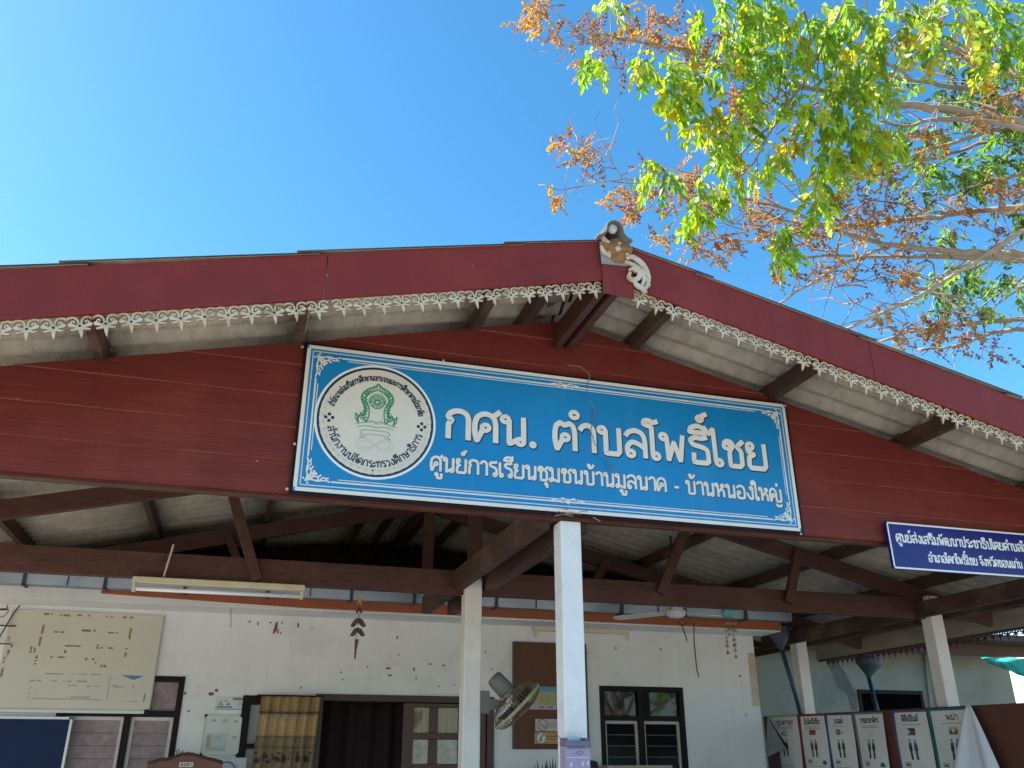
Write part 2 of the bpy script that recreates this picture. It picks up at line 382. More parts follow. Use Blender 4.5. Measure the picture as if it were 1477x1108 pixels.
# ------------------------------------------------------------------ ground
m_ground = mat('dry_earth_yard', (.36,.31,.24), .95, (.29,.245,.185), .8, bump=.3, bscale=20, dirt=(.2,.19,.11), damt=.6, dscale=.5)
m_conc = mat('old_concrete', (.4,.385,.35), .9, (.33,.32,.29), 1.4, bump=.15, bscale=30, dirt=(.24,.22,.19), damt=.6)
g = MB(); g.add([(-900,-900,0),(900,-900,0),(900,900,0),(-900,900,0)], [(0,1,2,3)])
struct(g.build('ground', m_ground))
g = MB(); g.add([(-7,-6,.004),(12,-6,.004),(12,3.4,.004),(-7,3.4,.004)], [(0,1,2,3)])
struct(g.build('concrete_yard', m_conc))
g = MB(); g.box((-3.4,3.75,.004), (6.6,8.62,.14))
struct(g.build('veranda_floor', m_conc, bev=.01))

# ------------------------------------------------------------------ veranda: posts, trusses, gable, roof
CX = 1.68; SL = .237
YB, YG, YF, YI, YR = 3.66, 4.42, 4.52, 6.57, 8.45
def roofz(x, top=4.14): return top-SL*abs(x-CX)
ver = thing('veranda', 'open timber veranda with red plank gable, grey corrugated roof and white posts', 'veranda', (CX, 6, 0))

# gable cladding: lapped planks, each leaning out at its foot
g = MB(); z0 = 2.79; h = .183
def gable_x(z):                                # half width where the cladding meets the roof
    return (4.03-z)/SL*1.0
k = 0; z = z0
while z < 4.02:
    zt = min(z+h+.012, 4.03)
    a0, a1 = min(gable_x(z), 5.0), min(gable_x(zt), 5.0)
    yb = YG if k else YG-.004
    outline = [(CX-a0, z), (CX+a0, z), (CX+a1, zt), (CX-a1, zt)]
    fr = [Vector((x, yb+(0 if q < 2 else .012), zz)) for q, (x, zz) in enumerate(outline)]
    bk = [Vector((x, YG+.03, zz)) for x, zz in outline]
    g.cur = 0; g.add(fr+bk, [(0,1,2,3),(7,6,5,4),(1,5,6,2),(2,6,7,3),(3,7,4,0)])
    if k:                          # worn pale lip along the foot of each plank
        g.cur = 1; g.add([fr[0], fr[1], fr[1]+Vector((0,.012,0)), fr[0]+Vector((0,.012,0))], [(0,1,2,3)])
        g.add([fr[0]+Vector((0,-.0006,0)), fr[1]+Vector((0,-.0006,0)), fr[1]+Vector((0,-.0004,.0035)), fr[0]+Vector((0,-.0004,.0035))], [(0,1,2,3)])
    z += h; k += 1
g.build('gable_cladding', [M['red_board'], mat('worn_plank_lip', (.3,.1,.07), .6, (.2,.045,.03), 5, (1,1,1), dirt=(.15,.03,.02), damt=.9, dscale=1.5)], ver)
g = MB(); g.box((CX-5, YG+.032, 2.775), (CX+5, YG+.085, 2.93)); g.build('gable_beam', M['timber'], ver, bev=.004)
for s in (-1, 1):
    g = MB(); g.beam((CX+s*.03, YG+.055, 3.98), (CX+s*5, YG+.055, 3.98-SL*4.97), .045, .09)
    g.build('rafter', M['timber'], ver)

# barge boards
def barge(x0, x1, dy=0):
    tz = lambda x: 4.147-.2425*abs(x-CX); bz = lambda x: 3.897-.240*abs(x-CX)
    g = MB(); g.prism([(x0, YB+dy, bz(x0)), (x1, YB+dy, bz(x1)), (x1, YB+dy, tz(x1)), (x0, YB+dy, tz(x0))], (0, .022, 0))
    return g.build('barge_board', M['red_barge'], ver, bev=.003)
XJL = PY(470, 400, YB).x; XJR = PY(1256, 510, YB).x
barge(-3.6, XJL-.003, .002); barge(XJL+.002, CX-.001); barge(CX+.001, XJR-.002); barge(XJR+.002, 6.96, .002)
g = MB(); g.prism([(1.617, YB-.012, 3.8), (1.795, YB-.012, 3.79), (1.795, YB-.012, 3.99), (1.617, YB-.012, 3.99)], (0, .0115, 0))
g.build('apex_board', M['red_barge'], ver, bev=.003)

# fretwork strip: one flower motif in metres, period 1
def fret_motif():
    vs, fs = [], []; fm = []
    def addp(pts, d, thick):
        n = len(pts); o = len(vs)
        vs.extend([(a, b, -thick-d) for a, b in pts]+[(a, b, 0) for a, b in pts])
        fs.append(tuple(range(o, o+n))); fs.extend([(o+i, o+(i+1) % n, o+n+(i+1) % n, o+n+i) for i in range(n)]); fm.extend([0]+[2]*n)
    def addr(pts, w, d, thick):
        v, f = ribbon(pts, w); o = len(vs); n = len(v); m = n//2
        vs.extend([(p.x, p.y, -thick-d) for p in v]+[(p.x, p.y, 0) for p in v])
        fs.extend([tuple(i+o for i in q) for q in f]); fm.extend([0]*len(f)+[2]*(2*(m-1)))
        for i in range(m-1):
            fs.append((o+i, o+i+1, o+n+i+1, o+n+i)); fs.append((o+m+i, o+n+m+i, o+n+m+i+1, o+m+i+1))
    sp = lambda P: [(q.x, q.y) for q in smoothpts([(a, b, 0) for a, b in P], 4)]
    for s in (1, -1):
        X = lambda P: [(a*s, b) for a, b in P]
        addr(X(sp([(.045,-.38),(.08,-.2),(.16,-.08),(.29,-.035),(.42,-.07),(.5,-.16)])), .085, .0004, .1)
        addr(X(sp([(.24,-.31),(.21,-.25),(.255,-.21),(.32,-.235),(.35,-.31)])), .06, .0014, .1)
        addp(X([(.03,-.44),(.1,-.39),(.2,-.4),(.28,-.33),(.36,-.28),(.44,-.31),(.485,-.39),(.43,-.46),(.3,-.49),(.1,-.54)]), .0024, .1)
        addp(X([(.05,-.5),(.2,-.54),(.4,-.6),(.36,-.65),(.22,-.64),(.06,-.61)]), .0034, .1)
    addp([(-.09,-.58),(0,-.46),(.09,-.58),(.075,-.76),(.015,-1.02),(-.015,-1.02),(-.075,-.76)], .0044, .1)
    addp([(-.08,-.36),(.08,-.36),(.13,-.5),(.08,-.61),(-.08,-.61),(-.13,-.5)], .0054, .1)
    return vs, fs, fm
FV, FF, FM = fret_motif()
M['ochre'] = mat('ochre_cut_edge', (.4,.24,.1), .8, (.3,.17,.07), 20)
HOLE = ring(0, -.46, .055, 10)
def fret(xa, xb, n, side, top=3.9):
    per = (xb-xa)/n; g = MB(); hl = []
    for i in range(n):
        xc = xa+per*(i+.5); jz = random.uniform(-.002, .002)
        zc = 3.897-.240*abs(xc-CX)-.001+jz
        e = Vector((1, 0, -.24*(1 if xc > CX else -1))).normalized(); d = Vector((e.z, 0, -e.x))*-1
        sc = per*math.sqrt(1+.24**2)
        ct = Vector((xc, YB+.028, zc))
        tl = 1+random.uniform(-.05, .05); sk = random.uniform(-.04, .04)
        g.add([ct+e*((a+sk*b)*sc)+d*(b*sc*tl)+Vector((0, c*sc, 0)) for a, b, c in FV], FF); g.mi[-len(FF):] = FM
        hl.append([ct+e*(a*sc)+d*(b*sc)+Vector((0, -.112*sc-.0012, 0)) for a, b in HOLE])
    g.cur = 1
    for q in hl: g.add(q, [tuple(range(len(q)))])
    g.build('fretwork_strip', [M['fret'], M['dark_frame'], M['ochre']], ver)
px = (PY(851, 410, YB).x-PY(491, 440, YB).x)/13
fret(PY(478, 440, YB).x, 1.615, 15, -1)
xe = PY(472, 440, YB).x
fret(xe-px*14, xe, 14, -1); fret(xe-px*14-.004-px*18, xe-px*14-.004, 18, -1)
xr = 1.80
for q in range(3):
    fret(xr, xr+px*17, 17, 1); xr += px*17+.004

# roof sheets in lapped rows
def row(s, d0, d1, lift):
    g = MB(); ny = 280; L0, L1 = 3.646, 12.6
    def fn(u, v):
        d = d0+(d1-d0)*v; y = L0+(L1-L0)*u
        return Vector((CX+s*d, y, 4.15-SL*d+(.009+.013*min(1, (y-L0)/.12))*math.sin(2*PI*(y-L0)/.177)+lift*(v)*.015-.014))
    g.grid(fn, ny*2, 2)
    o = g.build('roof_sheet', M['cement_sheet'], ver, smooth=True, solid=.008)
    o.data.materials.append(M['sheet_edge']); o.modifiers['thick'].material_offset_rim = 1
    return o
for s in (-1, 1):
    E0 = [0.02, .61, 1.64, 2.63, 3.62, 4.6, 5.25]
    for i in range(6): row(s, max(E0[i]-.11, .01), E0[i+1], 1)
# ridge cap
prof = [(-.1,4.124),(-.07,4.137),(-.048,4.16)]+[(.044*math.cos(t), 4.188+.044*math.sin(t)) for t in [PI*1.05-PI*1.1*i/10 for i in range(11)]]+[(.048,4.16),(.07,4.137),(.1,4.124)]
g = MB(); g.grid(lambda u, v: Vector((CX+prof[min(int(round(u*(len(prof)-1))), len(prof)-1)][0], 3.595+9*v, prof[min(int(round(u*(len(prof)-1))), len(prof)-1)][1]-.006)), len(prof)-1, 12)
g.build('ridge_cap', mat('cap_cement', (.16,.15,.135), .9, (.09,.085,.078), 9, dirt=(.06,.055,.05), dscale=6), ver, smooth=True, solid=.011)
g = MB(); g.lathe([(.001,-.004),(.024,0),(.026,-.02)], (CX-.006, 3.605, 4.186), (0,-1,0), 16); g.build('ridge_mortar', mat('mortar', (.62,.6,.54), .95, (.4,.36,.3), 30, bump=.4), ver, smooth=True)

# finial: zinc plate, rusted rosette, white scroll
def FN(px_, py_, d=0.0): p = PY(px_, py_, YB-.02); return Vector((p.x, p.y-d, p.z))
pl = MB(); pl.prism([FN(865,349), FN(868,380), FN(905,384), FN(908,372), FN(902,356), FN(886,346)], (0,.006,0)); fp = pl.build('finial_plate', mat('grey_plate', (.2,.2,.21), .6, (.3,.27,.24), 14), ver)
def dome(mb, cx, cy, a, b, rot, hgt, d0, nr=5, na=18, wob=0.0):
    vs = [FN(cx, cy, d0+hgt)]; fs = []
    for j in range(1, nr+1):
        for k in range(na):
            t = 2*PI*k/na; r = j/nr; w_ = 1+wob*math.sin(t*6)*r
            x, y = a*r*w_*math.cos(t), b*r*w_*math.sin(t)
            vs.append(FN(cx+x*math.cos(rot)-y*math.sin(rot), cy+x*math.sin(rot)+y*math.cos(rot), d0+hgt*(1-r*r)+.004*math.sin(t*6)*r))
    for k in range(na): fs.append((0, 1+k, 1+(k+1) % na))
    for j in range(nr-1):
        for k in range(na):
            a_ = 1+j*na+k; b_ = 1+j*na+(k+1) % na; fs.append((a_, b_, b_+na, a_+na))
    mb.add(vs, fs)
r_ = MB(); dome(r_, 890, 362, 24, 16, math.radians(22), .014, .003, wob=.09); r_.cur = 1; dome(r_, 890, 361, 4, 4, 0, .008, .016, wob=.2)
for t in range(3):
    dome(r_, 891+15*math.cos(t*2.1+.6), 363+10*math.sin(t*2.1+.6), 3, 2.0, t*1.257, .004, .014)
r_.build('rosette', [M['rust'], M['fret']], fp, smooth=True)
sc_ = MB()
def scr(pts, w, d):
    P_ = [(q.x, q.y) for q in smoothpts([(a, b, 0) for a, b in pts], 5)]
    n = len(P_); ws = [w*(1-.45*abs(2*i/(n-1)-1)) for i in range(n)]
    vs, fs = ribbon(P_, ws); m = len(vs)
    fr = [FN(v.x, v.y, .012+d) for v in vs]; bk = [FN(v.x, v.y, 0) for v in vs]; hf = m//2
    sd = []
    for i in range(hf-1): sd += [(i, i+1, m+i+1, m+i), (hf+i, m+hf+i, m+hf+i+1, hf+i+1)]
    sc_.add(fr+bk, fs+sd)
scr([(866,338),(870,346),(878,352)], 6, .000); scr([(866,356),(870,364),(880,372)], 5, .001)
scr([(902,374),(912,372),(924,381),(932,394),(934,408),(929,420)], 8, .0)
scr([(900,379),(914,384),(921,394),(920,402),(912,405),(906,401),(908,394)], 7, .001)
scr([(915,384),(924,392),(928,404),(925,416),(932,424)], 5, .002)
scr([(913,404),(917,412),(925,417),(930,424)], 6, .003)
scr([(905,392),(912,389),(917,394)], 5, .004)
scr([(926,388),(933,390)], 4, .005); scr([(931,400),(937,403)], 4, .0055); scr([(931,410),(936,415)], 4, .006)
sc_.build('finial_scroll', M['fret'], ver)

# ridge beams (twin), purlins
for x in (1.632, 1.709):
    g = MB(); g.box((x-.022, 3.69, 3.83), (x+.022, 12.4, 3.965)); g.build('ridge_beam', M['timber'], ver, bev=.004)
for i, xx in enumerate([-4.9,-3.6,-2.85,-1.85,-.855,.11,1.115,1.43, 2.15,3.11,4.1,5.1,6.0,6.75]):
    if abs(xx-CX) > 5.1: continue
    zt = roofz(xx)-.026
    g = MB(); g.box((xx-.025, 3.686, zt-.105), (xx+.025, 12.5, zt)); g.build('purlin', M['timber_old'], ver, bev=.003)

# trusses
def truss(Y, struts, kp=True, mt='timber', tie=True):
    if tie:
        g = MB(); g.box((CX-4.9, Y-.03, 2.70), (CX+4.95, Y+.03, 2.885)); g.build('tie_beam', M[mt], ver, bev=.005)
    for s in (-1, 1):
        g = MB(); e = 5.0
        g.beam((CX+s*.0, Y, 3.915), (CX+s*e, Y, 3.915-SL*e), .05, .14); g.build('rafter', M[mt], ver, bev=.004)
    if kp:
        g = MB(); g.box((CX-.055, Y-.075, 2.886), (CX+.055, Y-.032, 3.9)); g.build('king_post', M[mt], ver, bev=.004)
    for (a, b, w) in struts:
        g = MB(); g.beam((a[0], Y-.055, a[1]), (b[0], Y-.055, b[1]), w, .045, (0, 1, 0)); g.build('strut', M[mt], ver, bev=.003)
truss(YI, [((-.235,3.47),(.06,2.72),.075), ((3.60,3.46),(3.265,2.79),.08), ((4.65,3.24),(4.475,2.77),.08)])
truss(YR, [((-.235,3.47),(.0,2.98),.075), ((3.60,3.46),(3.30,2.96),.08)], tie=False)
# twin plate beams bolted either side of the middle posts, and along both eaves
for x in (1.565, 1.80):
    g = MB(); g.box((x-.038, YF+.0, 2.735), (x+.038, 7.8, 2.885)); g.build('plate_beam', M['timber_old'], ver, bev=.004)
for x in (-2.70, 5.84, 6.12):
    g = MB(); g.box((x-.025, 4.5, 2.70), (x+.025, 9.1, 2.84)); g.build('plate_beam', M['timber_old'], ver, bev=.004)
# posts
def post(x, y, m, top=2.9, w=.066, cut=True):
    g = MB(); g.box((x-w, y-w, .14), (x+w, y+w, top-(.09 if cut else 0)))
    o = g.build('post', M[m], ver, bev=.009)
    if cut:
        g = MB(); g.box((x-w+.012, y-w+.012, top-.09), (x+w-.006, y+w-.012, top)); g.build('post_head', M[m], o, bev=.004)
        b = MB(); b.lathe([(.001,.022),(.013,.02),(.014,.008),(.026,.007),(.027,0)], (x+.012, y-w+.012, top-.05), (0,-1,0), 12)
        b.lathe([(.001,.006),(.008,.005),(.009,0)], (x-.035, y-w+.012, top-.02), (0,-1,0), 8)
        b.build('bolt', M['rust'], o, smooth=True)
post(1.698, YF-.021, 'white_post', 2.77, w=.0616, cut=False)
post(1.668, YI-.03, 'cream_post', 2.905)
post(5.98, YI-.03, 'cream_post', 2.9); post(5.98, 8.62, 'cream_post', 2.92)
post(-2.62, YI-.03, 'cream_post', 2.9); post(-2.62, YF-.021, 'white_post', 2.77, cut=False); post(6.02, YF-.021, 'white_post', 2.77, cut=False)
# right eave: inside of its fascia and the fringe below
g = MB(); g.box((6.9, 3.69, 2.66), (6.918, 9.6, 2.885)); g.build('eave_fascia', mat('bare_board', (.4,.35,.27), .8, (.3,.26,.2), 5, (1,1,8), dirt=(.16,.11,.08)), ver)
g = MB(); g.box((-3.6, 3.69, 2.64), (-3.582, 9.6, 2.86)); g.build('eave_fascia', M['red_barge'], ver)
g = MB()
for i in range(62):
    y = 3.8+i*.092
    g.add([Vector((6.925-c*.092*.3, y+a*.092, 2.675+b*.12)) for a, b, c in FV], FF)
g.box((6.922, 3.7, 2.64), (6.94, 9.6, 2.69))
g.build('fretwork_strip', mat('rusted_fringe', (.12,.06,.05), .8, (.07,.045,.045), 12), ver, label='dark rusty fretwork strip along the low right eave')

# ------------------------------------------------------------------ house behind the veranda
YW = 8.62
house = thing('house', 'white rendered house wall behind the veranda with dark door and windows', 'house', (0, YW, 0))
HX0, HX1 = -6.5, 5.41
def hole(x0, y0, x1, zb):
    a = PY(x0, y0, YW); b = PY(x1, y0, YW); return [a.x, b.x, zb, a.z]
h_win_l = hole(92, 975, 268, .85); h_win_l[3] = PY(268, 976, YW).z
h_cur = hole(351, 1003, 456, .85); h_door = hole(456, 1001, 712, .14); h_win_r = hole(864, 989, 984, .85)
h_cur[1] = h_door[0]-.0
holes = sorted([h_win_l, h_cur, h_door, h_win_r])
g = MB(); x = HX0; ZT = 2.79
for a, b, zb, zt in holes:
    g.box((x, YW, .0), (a, YW+.12, ZT)); g.box((a, YW, zt), (b, YW+.12, ZT))
    if zb > .2: g.box((a, YW, 0), (b, YW+.12, zb))
    x = b
g.box((x, YW, 0), (HX1, YW+.12, ZT))
g.box((HX1-.12, YW+.12, 0), (HX1, 13, ZT)); g.box((HX0, YW+.12, 0), (HX0+.12, 13, ZT)); g.box((HX0, 13, 0), (HX1, 13.12, ZT))
# stains where things once were fixed
g.cur = 1; random.seed(3)
for (x, y, w, hh) in [(399,905,4,18),(407,898,2,6),(405,913,2,6),(360,897,3,4),(372,900,3,7),(390,898,4,3),(430,902,3,10),(492,970,3,4),(494,980,2,5),(530,962,3,4),(560,964,10,4),(562,974,8,3),(597,965,3,8),(600,978,2,6),(573,920,3,6),(633,990,4,3),(655,988,3,3),(888,935,4,4),(953,937,4,4),(1067,975,5,5),(1076,1032,3,4),(305,1001,9,6),(312,996,6,5),(267,1000,5,5),(272,1026,4,3),(434,992,3,4),(450,905,3,3),(700,940,3,4),(709,965,3,3),(620,958,6,3),(640,960,6,3),(575,945,3,3)]:
    c = PY(x, y, YW); s = c.y/F_PX*.85
    pts = [(c.x+math.cos(t)*w*s*.5*random.uniform(.6,1.2), YW-.0015, c.z+math.sin(t)*hh*s*.5*random.uniform(.6,1.2)) for t in [i*PI/4 for i in range(8)]]
    g.add(pts, [tuple(range(8))])
g.cur = 2
for pts in ([(398,897),(401,897),(396,914),(393,914)], [(401,908),(403,907),(401,914),(399,914)]): g.add([PY(x, y, YW-.0018) for x, y in pts], [(0,1,2,3)])
g.build('wall', [M['white_wall'], mat('wall_stain', (.09,.08,.075), .9, (.2,.15,.12), 30), mat('red_mark', (.3,.06,.04), .8)], house)
g = MB(); g.box((HX0+.12, YW+.125, 2.6), (HX1-.12, 12.99, 2.64)); g.build('ceiling', M['dark_roof'], house)
g = MB(); g.box((HX0, 8.23, 2.78), (HX1+.1, YW-.003, 2.795)); g.build('soffit', M['white_wall'], house)
g = MB(); g.prism([(-1.2, 8.2, 2.845), (.5, 8.2, 2.80), (HX1+.1, 8.2, 2.79), (HX1+.1, 8.2, 2.94), (-1.2, 8.2, 2.94)], (0, .022, 0)); g.build('eave_fascia', M['orange'], house)
g = MB(); g.box((HX0, 8.223, 2.796), (HX1+.1, 8.232, 2.94)); g.build('eave_fascia', M['white_wall'], house)
g = MB(); prof2 = [(8.19,2.965),(8.19,2.872),(8.07,2.872),(8.05,2.965)]
for i in range(3):
    a, b = prof2[i], prof2[i+1]
    g.add([(HX0, a[0], a[1]), (HX1+.15, a[0], a[1]), (HX1+.15, b[0], b[1]), (HX0, b[0], b[1])], [(0,1,2,3)])
gut = g.build('gutter', M['zinc'], house, solid=.003)
for xx in [-1.78,-1.16,-.52,.18,.92,1.5,2.3,3.05,3.6,4.3,5.0]:
    g = MB(); g.box((xx-.012, 8.035, 2.86), (xx+.012, 8.048, 2.98)); g.box((xx-.012, 8.035, 2.856), (xx+.012, 8.19, 2.867)); g.build('gutter_bracket', M['dull_zinc'], gut)
for xx in [-1.45,.55,2.0,2.7,4.0]:
    g = MB(); g.box((xx-.004, 8.042, 2.872), (xx+.004, 8.049, 2.966)); g.build('sheet_seam', M['dull_zinc'], gut)
def hroof(x, y, z, u):          # kept under the veranda's own sheets
    if -3.7 < x < 7: z = min(z, roofz(x)-.12)
    return Vector((x, y, z+.018*math.sin(2*PI*(u*(HX1-HX0+.6))/.13)))
g = MB()
g.grid(lambda u, v: hroof(HX0-.3+u*(HX1-HX0+.6), 8.1+v*2.5, 2.975+v*2.5*.42, u), 560, 14)
g.grid(lambda u, v: hroof(HX0-.3+u*(HX1-HX0+.6), 10.605+v*2.7, 4.025-v*2.7*.42, u), 560, 2)
g.build('roof_sheet', M['dark_roof'], house, smooth=True, solid=.006)
# worn cream strip at the wall's right corner
g = MB(); g.box((HX1-.085, YW-.006, 2.05), (HX1-.002, YW-.002, 2.60)); g.build('bare_plaster', mat('bare_plaster', (.5,.4,.29), .9, (.62,.54,.42), 9), house)
# window and door joinery
def frame(mb, x0, x1, z0, z1, w, y, d):
    mb.box((x0, y, z0), (x0+w, y+d, z1)); mb.box((x1-w, y, z0), (x1, y+d, z1))
    mb.box((x0+w, y, z1-w), (x1-w, y+d, z1)); mb.box((x0+w, y, z0), (x1-w, y+d, z0+w))
def louvre(parent, x0, x1, z0, z1, rim, pane, n=9):
    f = MB(); frame(f, x0, x1, z0, z1, .028, YW+.035, .03); fo = f.build('louvre_frame', rim, parent)
    p = MB(); hh = (z1-z0-.056)/n
    for i in range(n):
        zz = z0+.028+i*hh
        p.cur = 1; p.add([(x0+.028, YW+.0445, zz-.004), (x1-.028, YW+.0445, zz-.004), (x1-.028, YW+.0448, zz+.002), (x0+.028, YW+.0448, zz+.002)], [(0,1,2,3)]); p.cur = 0
        p.add([(x0+.028, YW+.046, zz-.003), (x1-.028, YW+.046, zz-.003), (x1-.028, YW+.058, zz+hh+.004), (x0+.028, YW+.058, zz+hh+.004)], [(0,1,2,3)])
    return fo, p
def window(x0, x1, z0, z1, zt, xm, rim, pane_low, pane_top):
    w = MB(); frame(w, x0, x1, z0, z1, .05, YW-.012, .09)
    w.box((xm-.028, YW-.01, z0+.05), (xm+.028, YW+.07, z1-.05))
    w.box((x0+.05, YW-.008, zt-.024), (xm-.028, YW+.068, zt+.024)); w.box((xm+.028, YW-.008, zt-.024), (x1-.05, YW+.068, zt+.024))
    wo = w.build('window', M['dark_frame'], house, bev=.003)
    for a, b in ((x0+.05, xm-.028), (xm+.028, x1-.05)):
        p = MB(); p.box((a+.001, YW+.03, zt+.024), (b-.001, YW+.036, z1-.05)); p.build('pane', pane_top, wo)
        fo, p = louvre(wo, a+.001, b-.001, z0+.052, zt-.026, rim, pane_low); p.build('louvre_blades', [pane_low, M['louvre_edge']], wo)
    return wo
m_lilac = mat('lilac_curtain', (.27,.2,.21), .8, (.37,.3,.31), 16, dirt=(.16,.11,.12), dscale=5)
m_lilac_g = glass('glass_over_lilac', (.25,.19,.195), .12)
zt_r = PY(920, 1036, YW).z
window(*h_win_r, zt_r, PY(925, 1040, YW).x, mat('louvre_rim_cream', (.5,.48,.42), .6), M['louvre_glass'], M['glass_dark'])
zt_l = PY(240, 1030, YW).z
window(*h_win_l, zt_l, PY(180, 1060, YW).x, mat('louvre_rim_white', (.6,.58,.56), .5), m_lilac, m_lilac)
# curtained side light by the door
x0, x1, z0, z1 = h_cur
w = MB(); frame(w, x0, x1-.002, z0, z1, .075, YW-.015, .1); w.box((x0+.075, YW-.01, 1.62), (x1-.08, YW+.06, 1.66)); wo = w.build('window', M['dark_frame'], house, bev=.003)
p = MB(); p.box((x0+.076, YW+.06, z0+.076), (x1-.08, YW+.066, z1-.076)); p.build('pane', mat('pale_blind', (.5,.52,.55), .4), wo)
# door
x0, x1, z0, z1 = h_door
d = MB(); d.box((x0, YW-.03, z0), (x0+.07, YW+.1, z1)); d.box((x1-.07, YW-.03, z0), (x1, YW+.1, z1)); d.box((x0+.07, YW-.028, z1-.06), (x1-.07, YW+.1, z1))
do = d.build('door', mat('door_frame_wood', (.045,.016,.014), .45), house, bev=.004)
lx0, lx1 = PY(583, 1005, YW).x, x1-.075
lf = MB(); st = .075; ly = YW-.005
cx_ = PY(624, 1030, YW).x; zm = PY(620, 1062, YW).z
cols = [(PY(597,1040,YW).x, PY(619,1040,YW).x), (PY(632,1040,YW).x, PY(661,1040,YW).x)]
rows = [(PY(620,1094+8,YW).z-.0, PY(620,1067,YW).z), (PY(620,1057,YW).z, PY(620,1021,YW).z)]
zz = [.15, rows[0][0], rows[0][1], rows[1][0], rows[1][1], z1-.065]
xx = [lx0, cols[0][0], cols[0][1], cols[1][0], cols[1][1], lx1]
lf.box((xx[0], ly, .15), (xx[1], ly+.04, z1-.065)); lf.box((xx[4], ly, .15), (xx[5], ly+.04, z1-.065))
lf.box((xx[1], ly+.002, zz[4]), (xx[4], ly+.038, zz[5])); lf.box((xx[1], ly+.002, zz[2]), (xx[4], ly+.038, zz[3])); lf.box((xx[1], ly+.002, zz[0]), (xx[4], ly+.038, zz[1]))
lf.box((xx[2], ly+.004, zz[1]), (xx[3], ly+.036, zz[2])); lf.box((xx[2], ly+.004, zz[3]), (xx[3], ly+.036, zz[4]))
lo = lf.build('door_leaf', M['door_wood'], do, bev=.004)
# maroon drape across the whole opening, also put in to keep the room dark
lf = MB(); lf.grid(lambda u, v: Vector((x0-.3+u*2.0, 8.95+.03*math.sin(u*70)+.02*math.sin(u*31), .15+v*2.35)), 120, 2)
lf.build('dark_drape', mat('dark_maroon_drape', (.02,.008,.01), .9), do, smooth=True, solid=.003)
m_pane = mat('curtained_glass', (.3,.23,.13), .06, (.12,.085,.045), 5, (16,1,.8), spec=.6)
m_pane2 = mat('pale_reflection_glass', (.42,.43,.42), .06, (.24,.25,.22), 3, (3,1,4), spec=.6)  # whitish base colour stands in for a white reflection in the lower panes
for a, b in cols:
    for c, e in rows:
        p = MB(); p.box((a, ly+.016, c), (b, ly+.02, e)); q = p.build('pane', m_pane if c > 1.7 else m_pane2, do)

# ------------------------------------------------------------------ the big name board
YS = 4.388
SX0, SX1, SZ0, SZ1 = .163, 3.170, 2.803, 3.632
sb = thing('name_board', 'wide blue name board with white Thai lettering and round cream crest on the red gable', 'sign', ((SX0+SX1)/2, YS, SZ0))
bx = MB(); bx.box((SX0-.016, YS+.004, SZ0-.018), (SX1+.02, YS+.026, SZ1+.015)); bx.build('backing_frame', M['dark_frame'], sb, bev=.003)
def SF(u, v, d=0.0): return Vector((SX0+u, YS-.001-d, SZ0+v))
SWd, SHt = SX1-SX0, SZ1-SZ0
pn = MB()
pn.cur = 0; pn.box((SX0, YS-.001, SZ0), (SX1, YS+.0035, SZ1))
pn.cur = 1
def border(inset, w, cut=0, dz=.0006):
    a, b, c, d = inset, SWd-inset, inset, SHt-inset
    if cut:
        line(pn, [(a+cut, c), (b-cut, c)], w, SF, dz); line(pn, [(a+cut, d), (b-cut, d)], w, SF, dz)
        line(pn, [(a, c+cut), (a, d-cut)], w, SF, dz); line(pn, [(b, c+cut), (b, d-cut)], w, SF, dz)
    else:
        line(pn, [(a, c), (b, c)], w, SF, dz); line(pn, [(a, d), (b, d)], w, SF, dz)
        line(pn, [(a, c+w/2), (a, d-w/2)], w, SF, dz); line(pn, [(b, c+w/2), (b, d-w/2)], w, SF, dz)
border(.010, .020); border(.034, .005); border(.060, .009, .13); border(.074, .0045, .15)
def swirl(cx, cy, fx, fy):      # leafy corner scroll
    T = lambda P: [(cx+fx*a, cy+fy*b) for a, b in P]
    sp = lambda P: [(q.x, q.y) for q in smoothpts([(a, b, 0) for a, b in P], 4)]
    for sw in (0, 1):
        K = (lambda P: [(b, a) for a, b in P]) if sw else (lambda P: P)
        for j, (P, w) in enumerate([([(.01,.012),(.04,.02),(.075,.014),(.11,.02),(.14,.012)], .008),
                     ([(.03,.018),(.055,.038),(.075,.034),(.078,.02),(.066,.018)], .008),
                     ([(.085,.016),(.10,.034),(.118,.03),(.116,.018)], .007),
                     ([(.02,.02),(.038,.046),(.06,.056),(.07,.048)], .008),
                     ([(.045,.05),(.058,.068)], .01), ([(.075,.036),(.092,.048)], .009), ([(.115,.03),(.132,.034)], .008), ([(.02,.006),(.03,-.004)], .008)]):
            line(pn, sp(T(K(P))), w, SF, .0008+.0001*(j+9*sw))
for cx, fx in ((.045, 1), (SWd-.045, -1)):
    for cy, fy in ((.045, 1), (SHt-.045, -1)): swirl(cx, cy, fx, fy)
for cy in (.062, SHt-.062):
    for s in (1, -1):
        sp = [(SWd*.5+s*q.x, cy+q.y) for q in smoothpts([(.0,.0,0),(.03,.018,0),(.055,.006,0),(.04,-.006,0),(.05,.012,0),(.08,.008,0),(.1,0,0)], 4)]
        line(pn, sp, .008, SF, .001 if s > 0 else .0011)
        flat(pn, [(SWd*.5+s*a, cy+b) for a, b in ((0,.02),(.012,.006),(.008,-.012),(0,-.016))], SF, .0013)
def UV(x, y): p = PY(x, y, YS); return p.x-SX0, p.z-SZ0
a = UV(641, 632); b = UV(1107, 680); xh = .172
